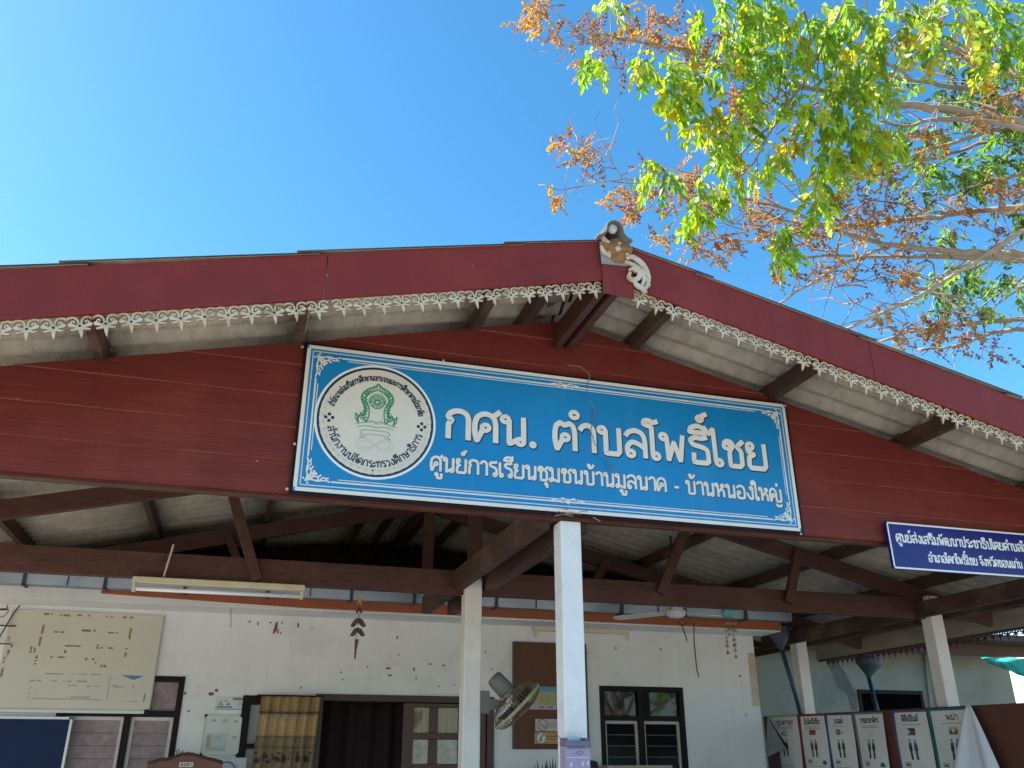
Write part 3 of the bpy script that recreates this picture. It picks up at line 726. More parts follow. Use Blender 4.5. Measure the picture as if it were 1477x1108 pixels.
def letters(string, a, wid, xh, w, drop):
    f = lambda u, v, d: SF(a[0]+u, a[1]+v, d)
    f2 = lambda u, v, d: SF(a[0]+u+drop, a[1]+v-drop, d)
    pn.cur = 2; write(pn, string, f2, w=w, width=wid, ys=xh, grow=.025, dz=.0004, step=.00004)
    pn.cur = 1; write(pn, string, f, w=w, width=wid, ys=xh, dz=.0014, step=.00008)
# the pen is laid out in metres so that strokes keep one width
_write = write
def write(mb, s, fn, w=.15, width=None, ys=1, grow=0, dz=0, step=.0001, xs=None):
    st, tw = thai_strokes(s); kx = (width/tw) if width else (xs or ys)
    for i, (k, d) in enumerate(st):
        cl = k == 'c'
        if cl: q = [(x*kx, y*ys) for x, y in ring(d[0], d[1], d[2])]; 
        else:
            e = [(x*kx, y*ys) for x, y in d]
            if k == 's': q = [(v.x, v.y) for v in smoothpts([(x, y, 0) for x, y in e], 5)]
            else:
                q = [e[0]]
                for j in range(1, len(e)-1):
                    A, B, C = Vector(e[j-1]), Vector(e[j]), Vector(e[j+1]); r = .06*ys
                    if (A-B).length > 2.2*r and (C-B).length > 2.2*r: q += [tuple(B+(A-B).normalized()*r), tuple(B+((A-B).normalized()+(C-B).normalized())*r*.25), tuple(B+(C-B).normalized()*r)]
                    else: q.append(e[j])
                q.append(e[-1])
        ww = (w*.8 if cl else w)*ys
        runs = [q]
        if not cl:
            runs = [[q[0]]]
            for j in range(1, len(q)-1):
                A, B, C = Vector(q[j-1]), Vector(q[j]), Vector(q[j+1])
                runs[-1].append(q[j])
                if (B-A).length > 1e-6 and (C-B).length > 1e-6 and (B-A).normalized().dot((C-B).normalized()) < .35: runs.append([q[j]])
            runs[-1].append(q[-1])
        for ri, rq in enumerate(runs):
            rq = [Vector(p) for p in rq]
            if not cl:
                e = ww*.3
                if ri > 0: rq[0] = rq[0]+(rq[0]-rq[1]).normalized()*e
                if ri < len(runs)-1: rq[-1] = rq[-1]+(rq[-1]-rq[-2]).normalized()*e
            vs, fs = ribbon(rq, ww+2*grow*ys, cl, grow*ys)
            mb.add([fn(v.x, v.y, dz+step*((i+ri*5) % 14)) for v in vs], fs)
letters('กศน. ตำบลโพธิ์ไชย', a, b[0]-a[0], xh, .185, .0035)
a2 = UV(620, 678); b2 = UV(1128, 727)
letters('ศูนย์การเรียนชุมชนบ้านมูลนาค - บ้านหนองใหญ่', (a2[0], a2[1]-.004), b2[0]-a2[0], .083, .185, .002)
# dribbles of faded print and stuck straw
pn.build('panel', [M['blueprint'], M['cream_print'], M['dark_print']], sb)

# round crest
cL, cR = UV(452.6, 603.5), UV(628.4, 612.5); CCx, CCy = (cL[0]+cR[0])/2, (UV(547, 530)[1]+UV(541, 690)[1])/2; CRr = (cR[0]-cL[0])/2
cr = MB()
CF = lambda u, v, d=0.0: SF(CCx+u*CRr, CCy+v*CRr, d+.0022)
cr.cur = 0; flat(cr, ring(0, 0, 1.0, 64), CF, 0)
cr.cur = 1; flat(cr, ring(0, 0, .96, 64), CF, .0004)
cr.cur = 2; flat(cr, ring(0, 0, .918, 64), CF, .0008)
cr.cur = 1
def arcwrite(s, rad, a0, a1, xh, w, up=True):
    st, tw = thai_strokes(s); arc = abs(a1-a0)*rad
    def f(u, v, d):
        t = u/arc
        if up: th = a0+(a1-a0)*t; r = rad+v
        else: th = a0+(a1-a0)*t; r = rad-v
        return CF(r*math.cos(th), r*math.sin(th), d)
    write(cr, s, f, w=w, width=arc, ys=xh, dz=.0012, step=.00006)
D = math.radians
arcwrite('สำนักงานส่งเสริมการศึกษานอกระบบและการศึกษาตามอัธยาศัย', .715, D(166), D(13), .085, .2)
arcwrite('สำนักงานปลัดกระทรวงศึกษาธิการ', .80, D(193), D(347), .105, .2, up=False)
for cx in (-.76, .76):
    for k in range(4):
        t = k*PI/2; flat(cr, [(cx+.055*math.cos(t)+.03*math.cos(q), -.02+.055*math.sin(t)+.03*math.sin(q)) for q in [j*PI/4 for j in range(8)]], CF, .0013)
cr.cur = 3                      # wreath ears, hardly there any more
for s in (-1, 1):
    for k in range(15):
        th = D(-95+s*0)+s*D(8+k*8.4) if s > 0 else D(-85)-D(8+k*8.4)
        for o in (-1, 1):
            c, sn = .85*math.cos(th), .85*math.sin(th); r = .04
            tx, ty = -sn/.85*s, c/.85*s
            pts = [(c*(1-.03*o)+tx*r*1.3*math.cos(q)*1.2+c*.05*o*math.sin(q), sn*(1-.03*o)+ty*r*1.3*math.cos(q)*1.2+sn*.05*o*math.sin(q)) for q in [j*PI/5 for j in range(10)]]
            line(cr, pts, .012, CF, .0011+.0001*(k % 3), closed=True)
sp = lambda P: [(q.x, q.y) for q in smoothpts([(x, y, 0) for x, y in P], 5)]
def both(P, w, dz, closed=False):
    for s in (1, -1): line(cr, [(x*s, y) for x, y in sp(P)], w, CF, dz+(.00005 if s > 0 else 0), closed)
cr.cur = 4                      # green arch and wheel
both([(.0,.66),(.06,.6),(.16,.55),(.245,.46),(.26,.36),(.2,.22),(.2,.1),(.29,.06),(.3,-.02),(.28,-.06)], .03, .0012)
both([(.0,.55),(.1,.5),(.18,.42),(.19,.34),(.13,.22),(.13,.06),(.17,-.04)], .022, .0013)
both([(.0,.48),(.08,.45),(.13,.38),(.13,.3)], .016, .0014)
for k in range(11):
    t = k/10; x = .225-.06*abs(t-.5)*2+.03*math.sin(t*9); y = .5-.52*t
    both([(x-.05, y+.02),(x,y),(x+.03, y+.03)], .02, .0015+.0001*(k % 2)); both([(x-.03, y-.02),(x+.01,y-.014)], .02, .0017)
for k in range(5): both([(.02+.04*k, .62-.03*k),(.03+.045*k, .56-.03*k)], .018, .0018)
both([(.2,.08),(.25,.12),(.27,.05),(.22,.0)], .02, .0019); both([(.29,.02),(.34,.1),(.33,.0),(.29,-.05)], .018, .002)
line(cr, ring(0, .33, .115, 24), .018, CF, .0013, True); line(cr, ring(0, .33, .04, 12), .03, CF, .0013, True)
for k in range(8):
    t = k*PI/4; line(cr, [(.045*math.cos(t), .33+.045*math.sin(t)), (.105*math.cos(t), .33+.105*math.sin(t))], .022, CF, .0015)
    flat(cr, ring(.085*math.cos(t+.39), .33+.085*math.sin(t+.39), .014, 6), CF, .0015)
cr.cur = 5
both([(.0,-.02),(.12,-.03),(.28,-.07),(.34,-.08)], .02, .0013); both([(.0,-.12),(.14,-.1),(.3,-.13)], .02, .0014); both([(.0,-.06),(.08,.0),(.1,-.05)], .016, .0015)
both([(.0,-.17),(.2,-.18),(.24,-.22),(.2,-.26),(.25,-.3)], .018, .0016); both([(.0,-.24),(.15,-.25),(.17,-.3),(.26,-.31)], .014, .0017)
cr.cur = 6
line(cr, sp([(.0,-.42),(.1,-.34),(.22,-.32),(.3,-.42),(.22,-.52),(.1,-.5),(.0,-.42),(-.1,-.34),(-.22,-.32),(-.3,-.42),(-.22,-.52),(-.1,-.5),(.0,-.42)]), .014, CF, .0012)
line(cr, sp([(.0,-.42),(.1,-.37),(.21,-.36),(.25,-.42),(.2,-.48),(.1,-.47),(.0,-.42),(-.1,-.37),(-.21,-.36),(-.25,-.42),(-.2,-.48),(-.1,-.47),(.0,-.42)]), .012, CF, .0013)
cr.build('crest', [M['white_print'], M['dark_print'], M['roundel'], M['gold_print'], M['green_print'], M['pale_green'], M['pale_grey']], sb)
# nail heads round the backing frame
for (x, y) in [(436,500),(640,520),(824,546),(1133,585),(1132,700),(414,705),(425,640),(1156,770)]:
    p = PY(x, y, YS); n_ = MB(); n_.lathe([(.001,.004),(.007,.003),(.008,0)], (p.x, YS+.004, p.z), (0,-1,0), 8); n_.build('nail', M['fret'], sb)

# dead vine hung over the board
p_ = [(818,527),(838,529),(851,541),(848,552),(846,567),(852,580),(858,590),(856,603),(852,622),(858,640),(862,645),(864,655),(873,664),(880,672),(884,681)]
v_ = MB(); v_.tube([PY(x, y, YS-.012-.01*(i % 3)) for i, (x, y) in enumerate(p_)], [.0022+.001*math.sin(i) for i in range(len(p_))], 6)
v_.tube([PY(852,599,YS-.01), PY(858,598,YS-.02), PY(866,594,YS-.015)], .0016, 5); v_.tube([PY(880,672,YS-.02), PY(884,669,YS-.02)], .002, 5)
tag(v_.build('dry_vine', mat('dry_vine', (.1,.07,.05), .8, (.3,.26,.2), 14)), 'thin dried vine tendril hanging down over the middle of the big blue board', 'vine')
# straw caught under the board
s_ = MB(); random.seed(5)
for k in range(16):
    x = random.uniform(798, 842); p = PY(x, 741+random.uniform(-2, 3), 4.40); q = p+Vector((random.uniform(-.09,.09), random.uniform(-.03,-.005), random.uniform(-.015,.015)))
    s_.tube([p, (p+q)/2+Vector((0,-.005,.004)), q], .0022, 4)
p, q = PY(850,743,4.4), PY(866,752,4.38); s_.tube([p, q], .0025, 4)
tag(s_.build('straw_tuft', M['grass_dry']), 'wisps of dry straw stuck on top of the tall white front post', 'straw')

# small navy board
bs = thing('notice_board', 'small navy blue board with two lines of white lettering on the gable', 'sign', (4.4, YS, 2.62))
BX0, BX1, BZ0, BZ1 = 3.79, 5.07, 2.615, 2.908
def BF(u, v, d=0.0): return Vector((BX0+u, YS-.012-d, BZ0+v))
bp = MB(); bp.box((BX0, YS-.012, BZ0), (BX1, YS+.01, BZ1)); bp.cur = 1
bw, bh = BX1-BX0, BZ1-BZ0
for pts in ([(.006,.006),(bw-.006,.006)], [(.006,bh-.006),(bw-.006,bh-.006)], [(.006,.012),(.006,bh-.012)], [(bw-.006,.012),(bw-.006,bh-.012)]): line(bp, pts, .011, BF, .0006)
def UB(x, y): p = PY(x, y, YS-.012); return p.x-BX0, p.z-BZ0
a = UB(1293, 781); write(bp, 'ศูนย์ส่งเสริมพัฒนาประชาธิปไตยตำบลโพธิ์ไชย', lambda u, v, d: BF(a[0]+u, a[1]+v-.002, d), w=.2, width=bw-a[0]*2+.01, ys=.05, dz=.0008, step=.00005)
b = UB(1340, 810); write(bp, 'อำเภอโคกโพธิ์ไชย จังหวัดขอนแก่น', lambda u, v, d: BF(b[0]+u, b[1]+v-.002, d), w=.2, width=bw-b[0]*2, ys=.045, dz=.0008, step=.00005)
bp.build('panel', [M['navy'], M['white_print']], bs, bev=0)

# ------------------------------------------------------------------ things hung and fixed under the roof
def tube_lamp(xa, xb, z, y, label, lit=True, mount=None):
    t = thing('tube_lamp', label, 'lamp', ((xa+xb)/2, y, z))
    L0, L1 = Vector((xa, y, z)), Vector((xb, y, z))
    b = MB(); b.box((xa, y-.005, z-.0), (xb, y+.05, z+.045)); b.build('batten', M['ivory'], t, bev=.006)
    for x in (xa+.008, xb-.03):
        e = MB(); e.box((x, y-.016, z-.062), (x+.022, y+.012, z-.001)); e.build('lamp_holder', M['ivory'], t, bev=.004)
    if lit:
        g = MB(); g.tube([(xa+.031, y-.002, z-.04), (xb-.031, y-.002, z-.04)], .0145, 12); g.build('tube', M['tube'], t, smooth=True)
    return t
tl = tube_lamp(-.765, .40, 2.652, 6.46, 'fluorescent lamp with yellowed ivory batten under the front roof beam')
w_ = MB(); w_.beam((-.57, 6.49, 2.70), (-.535, 6.46, 2.93), .013, .01, (0,1,0)); tag(w_.build('hanger_stick', mat('pale_stick', (.5,.4,.27), .7)), 'short pale stick leaning up from the roof beam above the lamp', 'stick')
tube_lamp(2.84, 3.90, 2.735, YW-.055, 'bare ivory lamp batten on the wall above the brown board', lit=False)

# string of carved wooden pieces
c = PY(517, 862, 6.5)
ch = thing('hanging_mobile', 'hanging string of dark carved wooden fish ending in a red tapered clapper', 'mobile', (c.x, 6.5, c.z))
k_ = MB(); k_.tube([PY(520,853,6.5), PY(517,900,6.5), PY(513,922,6.5)], .0018, 5); k_.build('string', M['wire'], ch)
def blade(name, pts, m, th=.014, y=6.5):
    g = MB(); q = [PY(a, b, y-th/2) for a, b in pts]; g.prism(q, (0, th, 0)); return g.build(name, m, ch, bev=.002)
m_wd = mat('dark_carved_wood', (.045,.03,.022), .6, (.1,.07,.05), 40, bump=.3); m_pw = mat('pale_carved_wood', (.45,.33,.24), .7, (.3,.2,.13), 30)
blade('carved_top', [(520,856),(525,862),(526,868),(523,864),(521,866),(523,873),(518,869),(515,873),(517,865),(514,863),(512,868),(513,862)], m_pw)
for (x, y, s, k) in ((518,875,.75,0),(517,891,1.05,1),(516,905,1.0,1)):
    for sg in (-1, 1):
        wdt = (5.5+3.5*k)*s
        blade('carved_fish', [(x, y), (x+sg*wdt*.6, y+2*s), (x+sg*wdt*1.15, y+10*s), (x+sg*wdt*1.1, y+12.5*s), (x+sg*wdt*.6, y+12.5*s), (x-sg*wdt*.05, y+6.5*s)], m_wd, .02, 6.5+.012*sg)
blade('clapper', [(512,922),(518,922),(514.5,938),(513,951),(511,951),(511.5,938)], mat('red_lacquer', (.18,.03,.02), .5, (.05,.02,.02), 25))
# shell mobile
c = PY(1050, 885, 6.5)
sm = thing('shell_mobile', 'hanging mobile of small shells below a turquoise ring beside the ceiling fan', 'mobile', tuple(c))
g = MB(); tq = mat('turquoise_bowl', (.03,.24,.26), .5, (.2,.45,.38), 60)
g.lathe([(.01,-.035),(.04,-.03),(.055,-.01),(.058,.01),(.05,.03),(.046,.03),(.05,.0),(.03,-.02)], (c.x, c.y, c.z), (0,0,1), 20); g.build('ring', tq, sm, smooth=True)
k_ = MB(); random.seed(2); sh = []
for (dx, ln) in ((-.03,.33),(-.005,.2),(.03,.36),(.048,.15)):
    k_.tube([(c.x+dx*.6, c.y, c.z+.0), (c.x+dx, c.y, c.z-.1), (c.x+dx*1.2, c.y, c.z-ln)], .0014, 4)
    z = .08
    while z < ln: sh.append((c.x+dx*(1+.2*z/ln), c.y, c.z-z)); z += random.uniform(.03, .06)
k_.tube([(c.x, c.y, c.z), (c.x-.01, c.y+.02, 2.72)], .0015, 4); k_.build('string', M['wire'], sm)
m_sh = mat('shell', (.12,.1,.085), .5, (.5,.42,.33), 60)
for p in sh:
    g = MB(); r = random.uniform(.009, .017); ax = Vector((random.uniform(-1,1), random.uniform(-1,1), random.uniform(-.6,1)))
    g.lathe([(.001,-1.2*r),(r*.8,-.7*r),(r,0),(r*.6,.8*r),(.001,1.4*r)], p, ax, 7); g.build('shell', m_sh, sm, smooth=True)

# ceiling fan
hub = Vector((3.83, 7.35, 2.775))
cf = thing('ceiling_fan', 'white three bladed ceiling fan hanging under the veranda roof', 'ceiling fan', tuple(hub))
g = MB(); g.lathe([(.001,-.045),(.06,-.04),(.085,-.02),(.09,.0),(.088,.028),(.05,.04),(.02,.075),(.018,.09)], hub, (0,0,1), 28); mo = g.build('motor', M['white'], cf, smooth=True)
for k in range(14):
    t = k*PI/7; q = MB(); q.lathe([(.0035,0),(.004,.003),(.001,.004)], hub+Vector((.086*math.cos(t), .086*math.sin(t), -.012)), (math.cos(t), math.sin(t), 0), 6)
    q.build('vent', M['wire'], mo)
g = MB(); g.tube([hub+Vector((0,0,.08)), (hub.x, hub.y, roofz(hub.x)-.13)], .011, 10); g.build('rod', M['wire'], cf, smooth=True)
tp = ray(1063, 893); tp = Vector((0, 0, CAM_Z))+tp*((2.765-CAM_Z)/tp.z); a0 = math.atan2(tp.y-hub.y, tp.x-hub.x)
for k in range(3):
    t = a0+k*2*PI/3; e = Vector((math.cos(t), math.sin(t), 0)); s_ = Vector((-math.sin(t), math.cos(t), .16)).normalized()
    g = MB(); pr = [(.06,-.02),(.12,-.03),(.16,-.055),(.5,-.065),(.62,-.058),(.65,-.03),(.655,.02),(.62,.055),(.5,.06),(.16,.045),(.12,.03),(.06,.02)]
    g.prism([hub+e*a+s_*b+Vector((0,0,.004)) for a, b in pr], (0,0,.005)); g.build('blade', M['white'], cf)
# loose ends of cable under the gutter
for pts, lab in (([(978,898),(984,903),(986,910),(989,917),(991,925)], 'short frayed black cable end dangling left of the fan'), ([(1001,899),(1001,925),(1003,945),(1005,965),(1008,977)], 'longer thin black cable dangling down the wall below the fan')):
    g = MB(); g.tube([PY(x, y, 8.0) for x, y in pts], .006, 6)
    if '991' in str(pts): g.tube([PY(984,903,8.0), PY(992,897,8.0)], .005, 5)
    tag(g.build('cable', M['wire']), lab, 'cable')
g = MB(); g.tube([PY(333,878,8.1), PY(333,905,8.1)], .003, 5); tag(g.build('cable', M['wire']), 'thin straight wire hanging below the gutter left of the carved fish', 'cable')

# wall fan on the middle post
fc = Vector((2.005, 6.45, 1.90)); ax = (RGT*.70-UPV*.70-FWD*.16).normalized()
wf = thing('wall_fan', 'dusty grey and yellow wall fan tilted down on the middle post', 'fan', (1.77, 6.5, 1.75))
e1 = ax.orthogonal().normalized(); e2 = ax.cross(e1)
m_dust = mat('dusty_fan_wire', (.12,.09,.06), .75, (.2,.16,.1), 30)
cg = MB()
for k in range(44):
    t = 2*PI*k/44; d = e1*math.cos(t)+e2*math.sin(t)
    cg.tube([fc+d*r-ax*h for r, h in ((.04,.1),(.12,.09),(.18,.06),(.215,.0))], .0022, 4, False)
    cg.tube([fc+d*r-ax*h for r, h in ((.215,0),(.2,-.035),(.14,-.06),(.05,-.07))], .0022, 4, False)
for r, h in ((.1,.094),(.16,.072),(.12,-.064),(.18,-.047)):
    cg.tube([fc+(e1*math.cos(t)+e2*math.sin(t))*r-ax*h for t in [2*PI*i/32 for i in range(33)]], .0025, 4, False)
cg.build('cage', m_dust, wf)
g = MB(); g.lathe([(.213,-.012),(.222,-.012),(.222,.012),(.213,.012),(.213,-.012)], fc, ax, 40); g.build('rim', mat('yellow_rim', (.42,.35,.2), .6, (.3,.25,.15), 20), wf, smooth=True)
for k in range(3):
    t = k*2*PI/3+.4; d = e1*math.cos(t)+e2*math.sin(t); q = ax.cross(d)
    g = MB(); g.grid(lambda u, v: fc+d*(.03+.15*u)+q*((v-.5)*(.05+.12*u*(1.2-u)))+ax*((v-.5)*.06), 6, 4); g.build('blade', mat('smoky_blade', (.06,.06,.06), .4) if k == 0 else bpy.data.materials['smoky_blade'], wf, solid=.003)
g = MB(); g.lathe([(.001,.075),(.035,.072),(.04,.06),(.001,.06)], fc, ax, 16); g.build('badge', mat('yellow_badge', (.42,.33,.12), .6), wf, smooth=True)
m_gf = mat('dusty_grey_plastic', (.17,.165,.16), .6, (.12,.115,.11), 14, dirt=(.2,.17,.12))
g = MB(); mc = fc-ax*.175+UPV*.02
g.lathe([(.001,-.085),(.05,-.08),(.062,-.06),(.066,.05),(.055,.075),(.001,.08)], mc, ax, 20); g.build('motor', m_gf, wf, smooth=True)
g = MB(); g.beam((1.735, 6.5, 1.92), (1.80, 6.5, 1.92), .07, .16); g.prism([(1.79,6.46,1.95),(1.88,6.46,1.935),(1.90,6.46,1.90),(1.87,6.46,1.875),(1.79,6.46,1.86)], (0,.07,0)); g.build('wall_bracket', m_gf, wf, bev=.006)
g = MB(); g.beam((1.752,6.5,1.80), (1.752,6.5,1.70), .03, .05); g.build('switch_box', m_gf, wf, bev=.005)
g = MB(); g.tube([(1.885,6.495,1.90), (1.915,6.49,1.915), mc+ax*-.01-UPV*.05], [.016,.02,.018], 10); g.build('neck', mat('yellow_neck', (.45,.34,.13), .6), wf, smooth=True)

# brown board on the wall and its notices
cb = thing('pin_board', 'tall brown pin board in a thin dark frame on the wall behind the posts', 'board', (3.0, YW, 1.62))
X0, X1, Z0, Z1 = 2.63, 3.42, 1.62, 2.622
g = MB(); g.box((X0+.012, YW-.025, Z0+.012), (X1-.012, YW-.004, Z1-.012)); g.build('panel', M['cork'], cb)
g = MB(); frame(g, X0, X1, Z0, Z1, .014, YW-.032, .03); g.build('frame', mat('dull_brown_frame', (.07,.05,.035), .5), cb)
def sheet(name, x0, y0, x1, y1, y, mats, fn, label, cat, group=None, th=.002):
    a, b = PY(x0, y0, y), PY(x1, y1, y); w, h = b.x-a.x, a.z-b.z
    mb = MB(); mb.box((a.x, y, b.z), (b.x, y+th, a.z))
    F = lambda u, v, d=0.0: Vector((a.x+u*w, y-.0005-d, b.z+v*h))
    fn(mb, F, w, h)
    return tag(mb.build(name, mats, None), label, cat, group)
def rect(mb, F, u0, v0, u1, v1, d=.0003): mb.add([F(u0,v0,d), F(u1,v0,d), F(u1,v1,d), F(u0,v1,d)], [(0,1,2,3)])
def calendar(mb, F, w, h):
    mb.cur = 1; rect(mb, F, 0, .78, 1, 1); mb.cur = 2; rect(mb, F, 0, .0, 1, .2)
    mb.cur = 3
    for k in range(5): rect(mb, F, .18+.2*k, .22, .185+.2*k, .77, .0005)
    mb.cur = 4
    for k in range(3): rect(mb, F, .3+.25*k, .06, .45+.25*k, .14, .0006)
yel = mat('yellow_paper', (.42,.4,.2), .7, (.36,.34,.16), 8); blp = mat('blue_paper', (.11,.3,.42), .7); pkp = mat('pink_paper', (.45,.38,.43), .7); grp = mat('grey_print', (.2,.2,.19), .7); wht = mat('white_paper', (.68,.68,.66), .7, (.6,.6,.58), 6)
sheet('calendar', 762, 990, 812, 1024, YW-.035, [yel, blp, pkp, grp, grp], calendar, 'yellow wall calendar with blue and pink bands behind the wall fan', 'calendar')
def nosmoke(mb, F, w, h):
    mb.cur = 1; A = lambda u, v, d=0.0: F(u/w, v/h, d)
    line(mb, ring(.075, h*.5, .05, 20), .009, A, .0004, True); line(mb, [(.04, h*.5+.035), (.11, h*.5-.035)], .008, A, .0006); line(mb, [(.045, h*.5-.008), (.105, h*.5-.008)], .01, A, .0005)
    for k in range(3): rect(mb, F, .42, .7-.18*k, .95, .75-.18*k)
sheet('no_smoking_sign', 772, 1037, 810, 1055, YW-.035, [mat('pinkish_paper', (.56,.47,.45), .7), grp], nosmoke, 'white no smoking notice with crossed circle on the brown pin board', 'sign')
def noalc(mb, F, w, h):
    mb.cur = 1; A = lambda u, v, d=0.0: F(u/w, v/h, d); flat(mb, ring(.07, h*.5, .055, 20), A, .0003)
    mb.cur = 2; line(mb, ring(.07, h*.5, .05, 20), .008, A, .0005, True); flat(mb, [(.045,h*.5-.03),(.075,h*.5-.03),(.075,h*.5+.005),(.095,h*.5+.03),(.085,h*.5+.04),(.06,h*.5+.01)], A, .0006)
    mb.cur = 3
    for k in range(2): rect(mb, F, .42, .6-.25*k, .95, .68-.25*k)
sheet('warning_sign', 771, 1056, 810, 1073, YW-.035, [mat('orange_paper', (.52,.3,.07), .7), wht, grp, mat('brown_print', (.25,.12,.05), .7)], noalc, 'orange warning notice with round pictogram on the brown pin board', 'sign')

# old whiteboard on the left
a, b = PY(26, 884, YW-.03), PY(214, 1029, YW-.03); a2 = PY(236, 888, YW-.03)
X0, X1, Z0, Z1 = a.x-.05, a2.x, b.z, a2.z+.0
wb = thing('whiteboard', 'yellowed old whiteboard covered in tape remnants high on the left wall', 'whiteboard', ((X0+X1)/2, YW, Z0))
g = MB(); g.box((X0, YW-.03, Z0+.02), (X1, YW-.002, Z1)); g.cur = 1; random.seed(11)
WF = lambda u, v, d=0.0: Vector((u, YW-.0305-d, v))
def tape(x, y, w, h, c=1):
    g.cur = c; p = PY(x, y, YW-.03); k = p.y/F_PX*1.02; n = 6
    for i in range(n):
        if random.random() < .75:
            if w > h: x0 = p.x-w*k/2+w*k*i/n; g.add([WF(x0, p.z-h*k/2*random.uniform(.5,1), .0004), WF(x0+w*k/n*.97, p.z-h*k/2*random.uniform(.5,1), .0004), WF(x0+w*k/n*.97, p.z+h*k/2, .0004), WF(x0, p.z+h*k/2, .0004)], [(0,1,2,3)])
            else: z0 = p.z-h*k/2+h*k*i/n; g.add([WF(p.x-w*k/2, z0, .0004), WF(p.x+w*k/2*random.uniform(.5,1), z0, .0004), WF(p.x+w*k/2*random.uniform(.5,1), z0+h*k/n*.97, .0004), WF(p.x-w*k/2, z0+h*k/n*.97, .0004)], [(0,1,2,3)])
for q in [(71,886,12,3),(94,888,12,3),(121,888,15,3),(158,890,8,2),(185,891,12,3),(62,908,3,11),(58,925,3,11),(52,952,3,11),(188,914,3,13),(182,941,3,11),(12,942,3,8),(6,952,3,7),(3,970,3,10),(13,921,3,5)]: tape(*q)
for q in [(87,912,14,2),(128,910,16,3),(162,913,14,2),(105,932,18,2),(156,935,17,2),(83,948,16,2),(126,951,16,3),(149,961,7,3),(138,956,2,4),(94,941,3,5),(141,933,3,5),(45,937,3,7),(50,938,2,6)]: tape(*q, c=2)
for q in [(78,972,20,1.5),(131,973,24,1.5),(108,973,8,1.5),(51,982,13,2),(80,982,11,2),(97,983,9,2),(118,983,12,2),(103,989,12,1.5),(132,990,18,1.5),(170,991,16,1.5),(70,1008,36,1.2),(120,1009,40,1.2),(187,1012,20,1.2),(158,983,1.2,16),(155,1001,1.2,12),(42,999,1.2,14),(113,1006,25,2),(96,1025,6,2),(125,1025,14,2),(180,1026,14,1.5),(162,989,10,1.5)]: tape(*q, c=3)
p = [PY(174,974,YW-.03), PY(208,975,YW-.03), PY(193,981,YW-.03)]; g.cur = 4; g.add([WF(q.x, q.z, .0006) for q in p], [(0,1,2)])
for q in [(186,990,12,2),(208,1008,2,12)]: tape(*q, c=4)
g.build('writing_face', [mat('yellowed_whiteboard', (.6,.57,.48), .45, (.56,.54,.47), 2, dirt=(.5,.47,.4), damt=.4), mat('tape_brown', (.3,.17,.07), .7), mat('tape_dark', (.22,.16,.1), .7), mat('marker_grey', (.33,.33,.31), .7), mat('marker_blue', (.1,.2,.38), .7)], wb)
g = MB(); g.box((X0, YW-.045, Z0-.005), (X1+.004, YW-.002, Z0+.019)); g.build('tray', mat('aluminium', (.55,.55,.53), .4, metal=.4), wb)
g = MB(); g.box((X1-.002, YW-.034, Z0+.02), (X1+.008, YW-.004, Z1)); g.build('edge_strip', mat('grey_strip', (.42,.41,.38), .5), wb)
g = MB(); g.box((X1-.035, YW-.05, Z0-.008), (X1+.006, YW-.0455, Z0+.03)); g.build('corner', M['dark_frame'], wb, bev=.003)
# blue felt board below it
a, b = PY(0, 1033, YW-.06), PY(106, 1033, YW-.06)
bb = thing('felt_board', 'dark blue felt board in aluminium frame below the yellowed whiteboard', 'board', (a.x, YW, .9))
g = MB(); g.box((a.x-.7, YW-.055, .95), (b.x-.02, YW-.02, a.z-.02)); g.build('felt', mat('blue_felt', (.008,.022,.075), .9, (.006,.016,.055), 3), bb)
g = MB(); frame(g, a.x-.72, b.x, .93, a.z, .02, YW-.065, .05); g.build('frame', mat('pale_aluminium', (.6,.6,.58), .35, metal=.3), bb)
g = MB(); g.box((b.x-.03, YW-.07, a.z-.02), (b.x+.006, YW-.0655, a.z+.008)); g.build('corner', mat('green_corner', (.03,.13,.1), .5), bb, bev=.003)
# cables by the left edge
g = MB(); Yc = YW-.05
g.tube([PY(x, y, Yc) for x, y in [(29,873),(20,884),(10,901),(0,918),(-6,930)]], .006, 6)
g.tube([PY(x, y, Yc) for x, y in [(-8,901),(0,902),(9,903),(23,903)]], .006, 6); g.tube([PY(x, y, Yc) for x, y in [(-8,928),(8,929),(16,929),(17,934)]], .005, 6)
g.tube([PY(x, y, Yc) for x, y in [(-6,892),(6,889),(12,882),(10,873)]], .004, 6); g.tube([PY(x, y, Yc) for x, y in [(-6,880),(3,879),(10,879)]], .009, 6)
tag(g.build('wall_cable', M['wire']), 'tangled black cables and hooks on the wall left of the whiteboard', 'cable')

# framed notices between window and curtain
X0, Z1 = PY(296, 1031, YW-.02).x, PY(296, 1031, YW-.02).z; X1 = PY(350, 1031, YW-.02).x; Z0 = PY(293, 1090, YW-.02).z
nb = thing('small_whiteboard', 'small framed whiteboard with dark plastic corners between window and gold curtain', 'whiteboard', ((X0+X1)/2, YW, Z0))
g = MB(); g.box((X0+.01, YW-.02, Z0+.01), (X1-.01, YW-.003, Z1-.01)); g.cur = 1
H = lambda u, v, d=0.0: Vector((X0+u*(X1-X0), YW-.0205-d, Z0+v*(Z1-Z0)))
rect(g, H, .1, .1, .66, .55); g.cur = 2; rect(g, H, .12, .14, .24, .5, .0006); g.cur = 3
for (u, v) in ((.25,.86),(.55,.86),(.85,.84),(.85,.45)): rect(g, H, u-.06, v-.03, u+.06, v+.03)
rect(g, H, .3, .42, .5, .46, .0006); g.cur = 4; rect(g, H, .12, .12, .64, .2, .0007)
g.build('face', [wht, mat('pale_blue_paper', (.52,.57,.6), .7), mat('tan_paper', (.45,.38,.22), .7), mat('pale_grey_print', (.4,.41,.42), .7), mat('pale_green_paper', (.42,.5,.42), .7)], nb)
